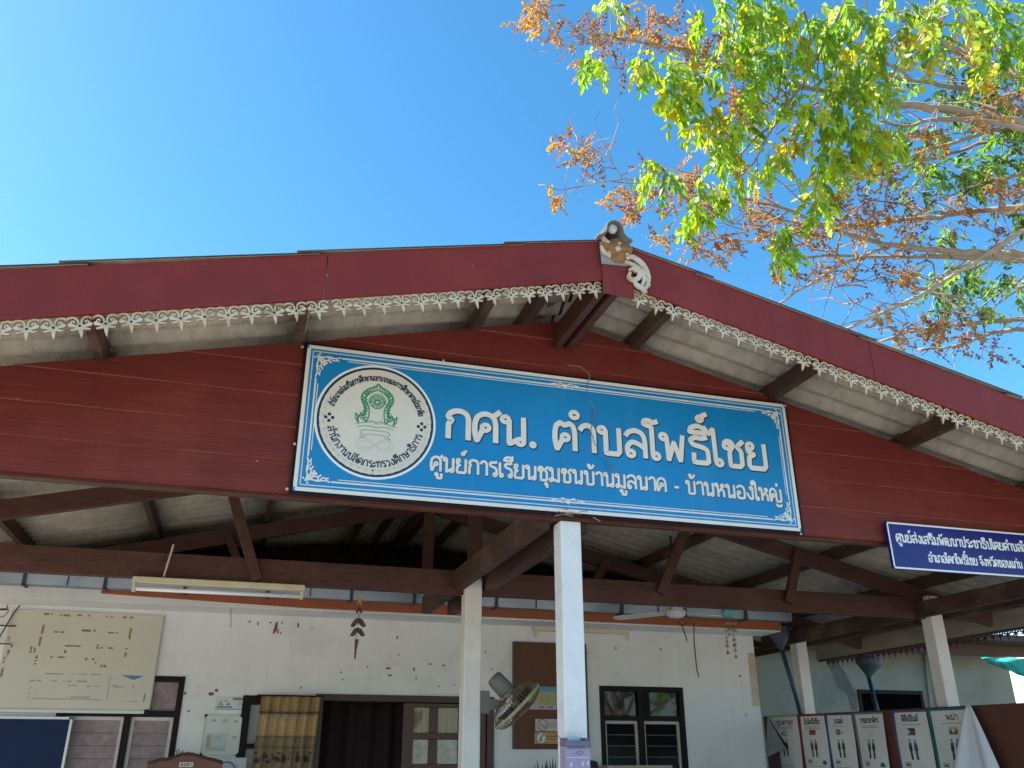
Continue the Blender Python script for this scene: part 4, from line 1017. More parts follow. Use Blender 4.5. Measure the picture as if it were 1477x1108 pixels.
g = MB(); frame(g, X0, X1, Z0, Z1, .01, YW-.024, .022); g.build('frame', mat('cream_edge', (.6,.57,.5), .5), nb)
for x in (X0, X1):
    for z in (Z0, Z1):
        s1 = 1 if x == X0 else -1; s2 = 1 if z == Z0 else -1
        g = MB(); g.prism([(x-.003*s1, YW-.027, z-.003*s2), (x+.03*s1, YW-.027, z-.003*s2), (x-.003*s1, YW-.027, z+.03*s2)], (0,.002,0)); g.build('corner', M['dark_frame'], nb)
def low_notice(mb, F, w, h):
    mb.cur = 1; rect(mb, F, .28, .1, .8, .85); mb.cur = 2; A = lambda u, v, d=0.0: F(u/w, v/h, d)
    line(mb, [(q.x, q.y) for q in smoothpts([(w*.25,h*.55,0),(w*.4,h*.85,0),(w*.65,h*.85,0),(w*.85,h*.5,0)], 5)], .014, A, .0005)
    mb.cur = 3; rect(mb, F, .5, .1, .68, .7, .0006)
sheet('paper_notice', 297, 1093, 350, 1150, YW-.02, [wht, mat('pale_lilac_paper', (.5,.54,.62), .7), mat('blue_print', (.12,.17,.35), .7), mat('sky_paper', (.6,.68,.72), .7)], low_notice, 'white paper notice with blue drawing just below the small framed whiteboard', 'notice')
def sticker(mb, F, w, h):
    mb.cur = 1; rect(mb, F, .0, .0, 1, .06); rect(mb, F, .06, .13, .58, .25); rect(mb, F, .57, .72, .98, .9)
    for (u, v, a, b) in ((.17,.3,.04,.38),(.22,.3,.05,.1),(.1,.3,.03,.2),(.3,.6,.08,.1)): rect(mb, F, u, v, u+a, v+b, .0005)
    mb.add([F(.36,.34,.0005), F(.52,.34,.0005), F(.45,.55,.0005)], [(0,1,2)]); mb.cur = 2; rect(mb, F, .76, .3, .95, .64)
sheet('sticker', 312, 1004, 352, 1024, YW-.004, [mat('white_sticker', (.62,.64,.67), .5), grp, mat('pale_sticker', (.5,.52,.56), .5)], sticker, 'small white printed sticker on the wall above the small framed whiteboard', 'sticker')

# gold curtain
cx0, cx1 = PY(377, 1006, 8.5).x, PY(461, 1006, 8.5).x
ct = thing('curtain', 'gold curtain with tasselled valance and brown leaf pattern beside the dark doorway', 'curtain', ((cx0+cx1)/2, 8.5, .6))
zq = lambda y: PY(415, y, 8.5).z
def fold(x, v): return 8.5+.022*math.sin((x-cx0)/(cx1-cx0)*2*PI*6+.6*math.sin(v*3))*(.6+.4*v)+.008*math.sin((x-cx0)*60)
m_g1 = mat('gold_cloth', (.42,.28,.12), .6, (.34,.22,.09), 10); m_g2 = mat('gold_cloth_dark', (.30,.185,.07), .6, (.24,.15,.055), 12); m_g3 = mat('olive_gold_cloth', (.23,.165,.085), .7, (.19,.135,.07), 14); m_g4 = mat('brown_leaf_cloth', (.07,.04,.025), .7)
g = MB()
def strip(mb, za, zb, cur, dy=0, n=72, k=6):
    mb.cur = cur; base = zq(1006)
    mb.grid(lambda u, v: Vector((cx0-.03*(base-(za+(zb-za)*v))+(cx1-cx0+.01)*u, fold(cx0+(cx1-cx0)*u, base-(za+(zb-za)*v))+dy, za+(zb-za)*v)), n, k)
strip(g, zq(1062), zq(1026), 0, k=8); strip(g, zq(1078), zq(1062), 1, k=4); strip(g, zq(1120), zq(1078), 1, k=10); strip(g, .6, zq(1120), 0, k=10)
g.cur = 2; random.seed(4)
for rz in (1088, 1093, 1097):
    for k in range(9):
        u = (k+.5)/9+random.uniform(-.03,.03); z = zq(rz+random.uniform(-2, 2)); r = .022 if rz > 1090 else .012
        pts = [(u+math.cos(t)*r*1.3/(cx1-cx0)*random.uniform(.6,1), z+math.sin(t)*r*random.uniform(.6,1)) for t in [i*PI/4 for i in range(8)]]
        g.add([Vector((cx0-.03*(zq(1006)-b)+(cx1-cx0)*a, fold(cx0+(cx1-cx0)*a, zq(1006)-b)-.004, b)) for a, b in pts], [tuple(range(8))])
g.build('drape', [m_g1, m_g3, m_g4], ct, smooth=True, solid=.0015)
g = MB(); strip(g, zq(1029), zq(1005), 0, -.03, k=6); va = g.build('valance', [m_g2], ct, smooth=True, solid=.0015)
g = MB(); strip(g, zq(1030.5), zq(1026.5), 0, -.036, k=1); g.build('trim', [mat('dark_trim', (.1,.07,.035), .8)], va, solid=.002)
for k in range(30):
    x = cx0+(cx1-cx0)*(k+.5)/30; t = MB(); y = fold(x, .1)-.024; t.lathe([(.001,0),(.004,-.004),(.003,-.012),(.006,-.035),(.001,-.036)], (x-.005, y, zq(1030)), (0,0,1), 6)
    t.build('tassel', mat('tassel', (.5,.42,.27), .8) if k == 0 else bpy.data.materials['tassel'], va)
g = MB(); g.tube([(cx0-.04, 8.52, zq(1004)), (cx1+.03, 8.52, zq(1004))], .01, 8); g.build('rod', M['dark_frame'], ct)

# carved wooden bench back under the window
bc = PY(268, 1090, 8.0)
be = thing('bench', 'carved red wooden bench with arched back and small white name plate', 'bench', (bc.x, 7.85, .14))
xl, xr_ = PY(208, 1100, 8.0).x, PY(322, 1100, 8.0).x; xm = (xl+xr_)/2+.01
top = [PY(*q, 8.0) for q in [(213,1101),(222,1100),(230,1097),(243,1096),(252,1093),(262,1089.5),(270,1088.5),(278,1089),(288,1092),(298,1095),(308,1097),(321,1101)]]
g = MB(); g.prism([(q.x, 7.98, q.z) for q in top]+[(xr_, 7.98, .62), (xl, 7.98, .62)], (0,.035,0)); m_bw = mat('bench_wood', (.17,.05,.022), .45, (.12,.034,.016), 6, (1,1,4), bump=.15); bk_ = g.build('backrest', m_bw, be, bev=.006)
g = MB(); g.tube([Vector((q.x, 7.985, q.z+.006)) for q in top], .012, 8); g.build('carved_edge', mat('dark_bench_edge', (.05,.018,.012), .5), bk_, smooth=True)
a, b = PY(259, 1099.5, 7.975), PY(278, 1106.5, 7.975); g = MB(); g.box((a.x, 7.97, b.z), (b.x, 7.979, a.z)); g.cur = 1
Q = lambda u, v, d=0.0: Vector((a.x+u*(b.x-a.x), 7.9695-d, b.z+v*(a.z-b.z)))
rect(g, Q, .12, .18, .88, .82); g.cur = 0
for pts in ([(.28,.3),(.28,.7),(.4,.7)], [(.28,.5),(.38,.5)], [(.5,.7),(.5,.32),(.62,.32)], [(.8,.7),(.7,.66),(.7,.54),(.8,.48),(.8,.34),(.7,.32)]):
    line(g, [(u*(b.x-a.x), v*(a.z-b.z)) for u, v in pts], .006, lambda u, v, d=0.0: Q(u/(b.x-a.x), v/(a.z-b.z), d), .0008)
g.build('name_plate', [mat('plate_white', (.6,.56,.52), .5), mat('plate_dark', (.2,.07,.05), .5)], bk_)
g = MB(); g.box((xl, 7.5, .56), (xr_, 8.0, .60)); g.build('seat', m_bw, be, bev=.006)
for x in (xl+.03, xr_-.03):
    for y in (7.53, 7.99):
        g = MB(); g.box((x-.025, y-.025, .14), (x+.025, y+.02, .558)); g.build('leg', m_bw, be, bev=.004)
g = MB()
for q in [(255,1085),(258,1082),(262,1086),(264,1084),(271,1086)]: g.tube([PY(q[0]+1, 1092, 8.06), PY(q[0], q[1], 8.06), PY(q[0]-1.5, q[1]-2, 8.06)], .004, 5)
tag(g.build('twig_bundle', M['wire']), 'dark twigs sticking up behind the carved bench back', 'twigs')

# lilac box on the front post
a, b = PY(811, 1068, 4.4), PY(846, 1068, 4.4); xa, xb = a.x, b.x
lb = thing('document_box', 'small lilac printed box with a dark lid strapped to the tall front post', 'box', ((xa+xb)/2, 4.4, 1.3))
m_li = mat('lilac_print', (.36,.3,.42), .6, (.31,.26,.37), 9); m_ld = mat('grey_violet', (.16,.14,.19), .6)
g = MB(); g.box((xa, 4.36, 1.25), (xb, 4.4365, a.z-.032)); g.cur = 1
LF = lambda u, v, d=0.0: Vector((xa+u, 4.3595-d, v)); ztop = a.z-.032; wb_ = xb-xa
random.seed(9)
flat(g, [(.004, ztop-.045), (wb_-.004, ztop-.045), (wb_-.004, ztop-.049), (.004, ztop-.049)], LF, .0003)
for (u, v) in ((.092,ztop-.075),(.118,ztop-.073),(.055,ztop-.105),(.09,ztop-.105),(.115,ztop-.12),(.03,ztop-.08)):
    flat(g, [(u, v+.014), (u+.008, v), (u, v-.014), (u-.008, v)], LF, .0003)
g.cur = 2; line(g, [(.055,ztop-.026),(.065,ztop-.02),(.085,ztop-.02),(.095,ztop-.026),(.085,ztop-.032),(.065,ztop-.032)], .004, LF, .0004, True); rect(g, lambda u, v, d=0.0: LF(u*wb_, ztop-.008+v*.006, d), .1, 0, .9, 1)
g.build('box', [m_li, mat('white_violet', (.58,.54,.62), .6), m_ld], lb)
g = MB(); g.box((xa-.003, 4.352, ztop+.002), (xb+.003, 4.4365, ztop+.03)); g.build('lid', m_ld, lb, bev=.004)
for x in (xa+.008, xb-.012):
    g = MB(); g.box((x-.007, 4.362, ztop+.031), (x+.007, 4.4365, ztop+.044)); g.build('hook', m_ld, lb)
g = MB(); g.tube([(xa+.002, 4.37, ztop+.02), (xa-.03, 4.434, ztop+.07)], .0015, 5); g.build('string', M['wire'], lb)

# plant tips and shelf things at the foot of the wall
pt = thing('potted_plant', 'red leaved pot plant whose leaf tips show behind the tall front post', 'plant', (2.72, 8.2, .14))
g = MB(); g.lathe([(.001,0),(.13,0),(.17,.3),(.18,.3),(.18,.33),(.15,.33),(.14,.28),(.001,.28)], (2.9, 8.2, .14), (0,0,1), 24); g.build('pot', mat('clay_pot', (.3,.12,.06), .8, (.24,.1,.05), 8), pt, smooth=True)
m_rl = mat('dark_red_leaf', (.12,.02,.03), .5, (.05,.03,.025), 8)
for i, (x, y) in enumerate([(774,1096),(788,1094),(786,1098),(793,1096),(797,1093),(801,1096),(770,1102),(782,1101)]):
    t = PY(x, y, 8.2); b0 = Vector((2.9, 8.2, .44)); g = MB(); md_ = (t+b0)/2+Vector((.0, .04*(i % 3-1), .1))
    def lf(u, v, t=t, b0=b0, md_=md_): p = b0*(1-u)**2+md_*2*u*(1-u)+t*u*u; return p+Vector((1, .3, 0))*((v-.5)*.07*math.sin(PI*min(1, u*.97+.03)))
    g.grid(lf, 10, 2); g.build('leaf', m_rl, pt, smooth=True, solid=.002)
a, b = PY(868, 1104, 8.45), PY(960, 1104, 8.45)
sf = thing('shelf', 'beige shelf edge below the dark louvred window', 'shelf', ((a.x+b.x)/2, 8.4, 1.2))
g = MB(); g.box((a.x, 8.3, a.z-.05), (b.x, YW-.014, a.z)); g.build('board', mat('beige_shelf', (.5,.42,.33), .7, (.4,.33,.26), 9), sf, bev=.004)
for x in (a.x+.1, b.x-.1):
    g = MB(); g.prism([(x, YW-.014, a.z-.3), (x, YW-.014, a.z-.051), (x, 8.33, a.z-.051)], (.025,0,0)); g.build('bracket', M['dark_frame'], sf)
a, b = PY(848, 1100, 8.3), PY(868, 1100, 8.3)
g = MB(); g.grid(lambda u, v: Vector(((a.x+b.x)/2+(b.x-a.x)*.55*math.cos(2*PI*u)*(1-.3*v*v), 8.38+.06*math.sin(2*PI*u), a.z-.4+.4*v-.02*math.sin(7*u)*v)), 16, 6)
g.tube([(a.x+.01, 8.38, a.z-.05), (a.x, 8.38, a.z+.03), (a.x+.02, 8.4, a.z+.005)], .006, 5)
tag(g.build('cloth_bag', mat('navy_cloth', (.015,.018,.04), .8), solid=.004), 'dark navy cloth bag hanging left of the beige shelf', 'bag')

# ------------------------------------------------------------------ display stand with country posters
BX = 5.86
st = thing('display_stand', 'long brown display board standing between the right hand posts', 'display board', (BX, 7.4, .14))
def btop(y): return 1.945+.0125*(y-6.2)
g = MB(); g.prism([(BX, 9.3, .85), (BX, 5.2, .85), (BX, 5.2, btop(5.2)), (BX, 9.3, btop(9.3))], (.025,0,0))
g.build('panel', mat('brown_display_panel', (.13,.042,.024), .6, (.1,.03,.018), 4, (1,1,5), bump=.1), st, bev=.004)
for y in (9.2, 7.3, 5.3):
    g = MB(); g.box((BX+.028, y-.025, .14), (BX+.07, y+.025, btop(y)-.03)); g.box((BX-.25, y-.02, .14), (BX+.3, y+.02, .17)); g.build('leg', M['timber'], st)
m_pp = mat('poster_paper', (.74,.73,.7), .55, (.67,.66,.63), 5); m_ink = mat('poster_ink', (.03,.03,.035), .6); m_soft = mat('poster_grey_ink', (.27,.27,.27), .6)
PCOL = {'yellow': (.5,.46,.14), 'red': (.34,.03,.035), 'blue': (.02,.06,.24), 'grey': (.17,.19,.21), 'purple': (.1,.06,.2), 'teal': (.01,.14,.17), 'green': (.03,.22,.1), 'white': (.66,.66,.64), 'black': (.02,.02,.02)}
PM = {k: mat('poster_'+k, v, .55) for k, v in PCOL.items()}
def poster(xl, xr, ypx, band, head, flag, label, wide, skew=0.0, fold_corner=False):
    A, B = PX(xl, ypx[0], BX-.012), PX(xr, ypx[1], BX-.012); w = A.y-B.y; H_ = 1.02
    t = thing('poster', label, 'poster', (BX-.012, (A.y+B.y)/2, A.z-H_), 'country posters along the display board')
    ph = random.uniform(0, 3)
    def F(u, v, d=0.0):      # u to the right, v downwards from the top edge
        bul = .010+.022*math.sin(PI*min(max(u/w, 0), 1))*min(1, v*3+.1)+.008*math.sin(5*v+ph+3*u/w)
        return Vector((BX-.012-bul-d, A.y-u+.02*skew*v, (A.z+(B.z-A.z)*u/w)-v))
    g = MB(); mats = [m_pp, PM[band], m_ink, m_soft]+[PM[k] for k in ('red','blue','yellow','green','white','black','teal')]
    ci = {'red': 4, 'blue': 5, 'yellow': 6, 'green': 7, 'white': 8, 'black': 9, 'teal': 10}
    def keep(u, v): return True
    if fold_corner:            # lower left corner has come away
        g.grid(lambda a, b: F(w*max(a, 0) if True else 0, H_*b) if b*H_ < 0 else F(min(max(.0, (b*H_)*1.05)*(1-a)+w*a, w) if b*H_ < .33 else (.3*w)*(1-a)+w*a, H_*b), 12, 24)
    else: g.grid(lambda a, b: F(w*a, H_*b), 14, 24)
    G_ = lambda u0, v0, u1, v1, d=.0015: g.add([F(u0+(u1-u0)*a, v0+(v1-v0)*b, d) for b in (0, 1) for a in (0, .34, .67, 1)], [(0,1,5,4),(1,2,6,5),(2,3,7,6)])
    g.cur = 1; G_(0, 0, w, .018)
    if not fold_corner:
        for k in range(8): G_(0, .018+k*.12, .04, .018+k*.12+.12)
    g.cur = 2; tw = w*.62*wide; write(g, head, lambda u, v, d: F(w*.53-tw/2+u, .095-v, .0018+d), w=.2, width=tw, ys=.04, step=.00006)
    g.cur = 3; random.seed(len(head)*3+int(xl))
    def para(u0, u1, v):
        u = u0
        while u < u1: e = min(u+random.uniform(.015,.05), u1); G_(u, v, e, v+.007); u = e+.008
    para(w*.3, w*.8, .118)
    if wide > .8: para(w*.25, w*.85, .132)
    fu, fv, fw_, fh = w*.53-.05, .15, .1, .06
    def bands(cs):
        for i, c_ in enumerate(cs): g.cur = ci[c_]; G_(fu, fv+fh*i/len(cs), fu+fw_, fv+fh*(i+1)/len(cs))
    if flag == 'brunei':
        g.cur = 6; G_(fu, fv, fu+fw_, fv+fh); g.cur = 8; g.add([F(fu, fv+.005, .002), F(fu+fw_, fv+.035, .002), F(fu+fw_, fv+.045, .002), F(fu, fv+.02, .002)], [(0,1,2,3)]); g.cur = 9; g.add([F(fu, fv+.021, .002), F(fu+fw_, fv+.046, .002), F(fu+fw_, fv+.058, .002), F(fu, fv+.038, .002)], [(0,1,2,3)])
    if flag == 'red': bands(['red', 'white']); g.cur = 4; G_(fu, fv+.03, fu+fw_, fv+.05, .002)
    if flag == 'canton': bands(['white','yellow','white']); g.cur = 5; G_(fu, fv, fu+.055, fv+.05, .002); g.cur = 6; flat(g, [(fu+.028+.012*math.cos(q), fv+.025+.012*math.sin(q)) for q in [i*PI/3 for i in range(6)]], F, .0026)
    if flag == 'phil': bands(['blue','red']); g.cur = 8; g.add([F(fu-.002, fv, .002), F(fu+.045, fv+.03, .002), F(fu-.002, fv+fh, .002)], [(0,1,2)])
    if flag == 'myanmar':
        bands(['yellow','green','red']); g.cur = 8; flat(g, [(fu+.05+(.026 if i % 2 == 0 else .011)*math.sin(i*PI/5), fv+.03-(.026 if i % 2 == 0 else .011)*math.cos(i*PI/5)) for i in range(10)], F, .0026)
    if flag == 'pale': g.cur = 8; G_(fu, fv, fu+fw_, fv+fh)
    for k, du in ((0, -.032), (1, .03)):          # two people in national dress
        u = w*.53+du; g.cur = 2 if k == 0 or flag != 'phil' else 5
        flat(g, [(u+.009*math.cos(q), .252+.011*math.sin(q)) for q in [i*PI/4 for i in range(8)]], F, .0016)
        flat(g, [(u-.006,.266),(u+.006,.266),(u+.019,.275),(u+.021,.335),(u+.012,.34),(u+.013,.405),(u+.016,.41),(u-.016,.41),(u-.013,.405),(u-.012,.34),(u-.021,.335),(u-.019,.275)], F, .0016)
        g.cur = 8; flat(g, [(u-.004,.27),(u+.004,.27),(u,.3)], F, .0022)
    g.cur = 3; G_(.09, .43, .17, .437); G_(.09, .468, .17, .475); G_(.09, .437, .096, .468); G_(.164, .437, .17, .468); g.cur = 2; G_(.103, .445, .158, .46)
    if flag in ('pale', 'red'): g.cur = 10; flat(g, [(w*.82+.03*math.cos(q)*(1+.3*math.sin(3*q)), .46+.022*math.sin(q)) for q in [i*PI/6 for i in range(12)]], F, .0018)
    g.cur = 3
    for k in range(12): para(.09, w*random.uniform(.7,.95), .495+.022*k)
    g.build('sheet', mats, t)
    if fold_corner:
        b = MB(); b.prism([F(.0, .0, .01), F(.33*1.0, .33, .035), F(.02, .43, .09), F(-.06, .42, .05)], (-.003, 0, -.003)); b.build('folded_corner', mat('poster_back', (.5,.5,.5), .7, (.36,.36,.37), 8), t)
    return t
random.seed(21)
poster(1110,1150,(1033,1031.5),'yellow','บรูไนดารุส','brunei','poster with a folded down grey corner, leftmost on the display board',1,0,True)
poster(1153,1189,(1031.5,1030),'red','อินโดนีเชีย','red','red edged poster with a small pink flag, right of the torn poster',.95)
poster(1191,1228,(1029.5,1028.5),'blue','มาเลย์','canton','cream poster with royal blue edge and tiny blue flag',.5)
poster(1231,1273,(1028.5,1026.5),'grey','ราชอานาจักร','pale','grey topped poster with bluish paper and no clear flag',.95)
poster(1287,1336,(1025.5,1023.5),'purple','ฟิลิปปินส์','phil','poster with a blue and red triangle flag under a purple edge',.75)
poster(1338,1403,(1023,1019.5),'teal','พม่า','myanmar','widest poster, teal edged, with a yellow green and red star flag',.42)
# white cloth hung from the board
p0 = PX(1402, 1017, BX-.05)
g = MB()
def clo(u, v):
    wd = .03+.62*v**.9; f = .05*v*math.sin(u*9+.5)+.02*math.sin(u*17)*v
    return Vector((BX-.09-.05*v-f, p0.y-(.9*(u-.5))*wd/.65*1.0+.05*v, p0.z-1.05*v))
g.grid(clo, 24, 24)
tag(g.build('white_cloth', mat('white_cloth', (.72,.74,.78), .8), smooth=True, solid=.003), 'white cloth hanging in a point over the right edge of the widest poster', 'cloth')

# rain funnels on blue pipes
def funnel(c, foot, r, label, tilt=(0,0,1)):
    t = thing('rain_funnel', label, 'funnel', tuple(foot))
    g = MB(); g.lathe([(.02,-.19),(.03,-.16),(.05,-.13),(r*.95,-.03),(r,.0),(r,.05),(r*1.03,.055),(r*.97,.06),(r*.95,.02),(r*.9,-.02),(.04,-.12)], c, tilt, 28); g.build('bowl', M['dull_zinc'], t, smooth=True)
    g = MB(); g.tube([Vector(c)-Vector(tilt).normalized()*.17, Vector(c)*.5+Vector(foot)*.5, foot], .024, 12); g.build('pipe', M['blue_pipe'], t, smooth=True)
f1 = PY(1124, 912, 8.42); funnel(f1, PX(1171, 1092, 5.97), .115, 'dull metal rain funnel under the gutter end on a slanting blue pipe')
f2 = PX(1253, 955, 7.1); funnel(f2, PX(1279, 1100, 7.14), .15, 'tilted rain funnel on a blue pipe outside the right eave', (.12,-.1,1))

# ------------------------------------------------------------------ neighbouring buildings on the right
YA = 10.9
an = thing('annex_building', 'low grey green rendered annex with a black window behind the right posts', 'building', (8.4, YA, 0))
wx0, wx1 = PY(1239, 1000, YA).x, PY(1327, 1000, YA).x; wz1 = PY(1239, 998, YA).z
m_an = mat('grey_green_render', (.3,.3,.25), .9, (.24,.245,.2), 1.2, dirt=(.17,.18,.165), damt=.6, dscale=1.2)
AX1 = PY(1463, 1000, YA).x
g = MB()
for lo, hi in (((5.55,0),(wx0,3.02)), ((wx1,0),(AX1,3.02)), ((wx0,wz1),(wx1,3.02)), ((wx0,0),(wx1,1.2))): g.box((lo[0], YA, lo[1]), (hi[0], YA+.14, hi[1]))
g.cur = 1
pts = [PY(x, y, YA-.002) for x, y in [(1190,945),(1205,950),(1222,975),(1235,1000),(1237,1025),(1228,1025),(1222,1003),(1206,990),(1198,968)]]; g.add(pts, [tuple(range(len(pts)))])
g.build('wall', [m_an, mat('cement_patch', (.17,.17,.15), .95, (.12,.12,.11), 8)], an)
g = MB(); g.box((AX1-.14, YA+.14, 0), (AX1, 15, 3.02)); g.box((5.55, YA+.14, 0), (5.69, 15, 3.02)); g.box((5.55, 15, 0), (AX1, 15.14, 3.02)); g.build('wall', m_an, an)
g = MB(); g.box((5.3, YA-.9, 3.06), (AX1+.15, 15.3, 3.14)); g.build('roof', M['dark_roof'], an)
g = MB(); g.box((5.45, YA-.5, 2.9), (AX1, YA-.42, 3.055)); g.build('roof_beam', M['timber'], an)
w = MB(); frame(w, wx0-.03, wx1+.03, 1.17, wz1+.03, .05, YA-.02, .06); wi = w.build('window', M['dark_frame'], an)
p = MB(); p.box((wx0+.02, YA+.05, 1.2), (wx1-.02, YA+.06, wz1-.02)); p.build('pane', M['black'], wi)
g = MB()
for x in (1331, 1343): g.tube([PY(x, 930, YA-.03), PY(x+12, 1040, YA-.03)], .012, 8)
g.build('conduit', mat('grey_conduit', (.13,.135,.125), .6), an, smooth=True)
wbld = thing('white_building', 'sunlit white building corner glimpsed beyond the annex at the right edge', 'building', (13.5, 12.5, 0))
g = MB(); g.box((12.4, 11.3, 0), (16.5, 17, 3.3)); g.build('wall', mat('bright_white_wall', (.8,.8,.78), .8), wbld)
g = MB(); g.box((12.1, 11.0, 3.304), (16.8, 17.3, 3.42)); g.build('roof', M['zinc'], wbld)
g = MB(); frame(g, 13.2, 14.4, 1.0, 2.3, .06, 11.27, .06); g.box((13.26, 11.28, 1.06), (14.34, 11.296, 2.24)); g.build('window', M['dark_frame'], wbld)
# green shade net
n0, n1 = PX(1413, 949, 8.2), PX(1490, 949, 9.0)
g = MB()
def net(u, v):
    top_ = Vector((8.2+1.9*u, 8.33-.15*u, n0.z+.02*u)); dep = .02+.5*min(1, u*1.35)
    return top_+Vector((0, -.05*math.sin(PI*v)-.015*math.sin(u*31+v*7)-.01*math.sin(u*67-v*11), -dep*v+.004*math.sin(u*40)*(1-v)+.008*math.sin(u*37+v*9)*v))
g.grid(net, 60, 12)
ne = tag(g.build('shade_net', mat('teal_net', (.02,.33,.28), .9, (.1,.56,.47), 90, bump=1, bscale=200, spec=.1), smooth=True, solid=.004), 'sunlit turquoise shade net sagging at the right edge', 'net')
g = MB(); g.tube([(10.15, 8.2, 0), (10.15, 8.2, n0.z+.05)], .025, 10)
tag(g.build('net_pole', M['dull_zinc'], smooth=True), 'thin metal pole carrying the far end of the turquoise shade net', 'pole')
g = MB(); g.tube([net(0, 0), (6.93, 8.36, 2.70)], .003, 5); g.build('cord', M['wire'], ne)

# ------------------------------------------------------------------ trees
def leaf_mat(name, cols, trans=.5, rough=.45):
    m = bpy.data.materials.new(name); m.use_nodes = True; t = m.node_tree; N = t.nodes; L = t.links
    b = N['Principled BSDF']; b.inputs['Roughness'].default_value = rough
    at = N.new('ShaderNodeAttribute'); at.attribute_name = 'tint'
    L.new(at.outputs['Color'], b.inputs['Base Color'])
    tr = N.new('ShaderNodeBsdfTranslucent'); mx = N.new('ShaderNodeMixShader'); mx.inputs[0].default_value = trans
    hs2 = N.new('ShaderNodeHueSaturation'); hs2.inputs['Value'].default_value = 1.5; hs2.inputs['Saturation'].default_value = 1.1
    L.new(at.outputs['Color'], hs2.inputs['Color']); L.new(hs2.outputs[0], tr.inputs[0])
    L.new(b.outputs[0], mx.inputs[1]); L.new(tr.outputs[0], mx.inputs[2])
    L.new(mx.outputs[0], N['Material Output'].inputs['Surface']); return m
m_leaf = leaf_mat('leaf_green', None, .55); m_dry = leaf_mat('leaf_dry', None, .45, .7)
m_bark = mat('pale_bark', (.36,.3,.23), .85, (.24,.19,.14), 9, bump=.3, bscale=30, dirt=(.16,.12,.085), damt=.6, dscale=5)
rnd = random.Random(12)
RV = lambda k=1.0: Vector((rnd.gauss(0, 1), rnd.gauss(0, 1), rnd.gauss(0, 1)))*k
def leaflet(mb, base, d, n, ln, wd, col):
    s = d.cross(n).normalized(); n2 = s.cross(d)
    f = n2*(wd*.22)
    vs = [base, base+d*ln*.3+s*wd*.46-f, base+d*ln*.68+s*wd*.4-f*.8, base+d*ln, base+d*ln*.68-s*wd*.4-f*.8, base+d*ln*.3-s*wd*.46-f, base+d*ln*.5]
    mb.add(vs, [(0,1,6),(1,2,6),(2,3,6),(3,4,6),(4,5,6),(5,0,6)], col)
def vary(c, k=.18):
    f = 1+rnd.uniform(-k, k); return tuple(max(0.0, x*f*(1+rnd.uniform(-.08, .08))) for x in c)
def spray(mb, p, out, ln, n, ll, lw, col, tw=None, droop=.9):
    """one compound leaf: a drooping stalk with leaflets left and right"""
    d = (out+Vector((0, 0, -droop))+RV(.25)).normalized(); q = Vector(p); side = d.cross(Vector((0, 0, 1)))
    side = side.normalized() if side.length > .05 else Vector((1, 0, 0)); side = (side+RV(.35)).normalized()
    pts = [q.copy()]
    for i in range(n):
        d = (d+Vector((0, 0, -.10*droop))).normalized(); q = q+d*(ln/n); pts.append(q.copy())
        for s in ((1, -1) if i < n-1 else (0,)):
            dd = (side*s*.9+d*.7+Vector((0, 0, -.55*droop))+RV(.18)).normalized() if s else d
            leaflet(mb, q+RV(.004), dd, (d.cross(side)+RV(.35)).normalized(), ll*rnd.uniform(.75, 1.15), lw*rnd.uniform(.8, 1.15), vary(col))
    if tw is not None: tw.tube(pts[::2] if len(pts) > 3 else pts, .0035, 4, False)
GREENS = [(.27,.4,.04), (.2,.34,.04), (.34,.44,.045), (.15,.28,.035)]
YELL = [(.46,.38,.03), (.38,.38,.035)]
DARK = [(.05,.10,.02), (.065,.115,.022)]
ORNG = [(.42,.19,.03), (.33,.17,.05), (.44,.24,.04), (.25,.11,.035), (.27,.15,.09), (.34,.22,.05), (.2,.1,.07)]
PURP = [(.15,.075,.065), (.12,.07,.06)]
tree = thing('rosewood_tree', 'leafing tree with pale branches, green leaves and dry orange sprigs above the roof', 'tree', (14.5, 8.5, 0))
tw = MB(); gl = MB(); dl = MB()
def limb(pts, D, r0, r1, hang=True):
    n = len(pts)
    P3 = [PD(x, y, (D if not isinstance(D, tuple) else D[0]+(D[1]-D[0])*i/(n-1))) for i, (x, y) in enumerate(pts)]
    P3 = [p+RV(.006) for p in smoothpts(P3, 4)]
    m = len(P3); b = MB(); b.tube(P3, [r0+(r1-r0)*i/(m-1) for i in range(m)], 8)
    b.build('limb', m_bark, tree, smooth=True); return P3
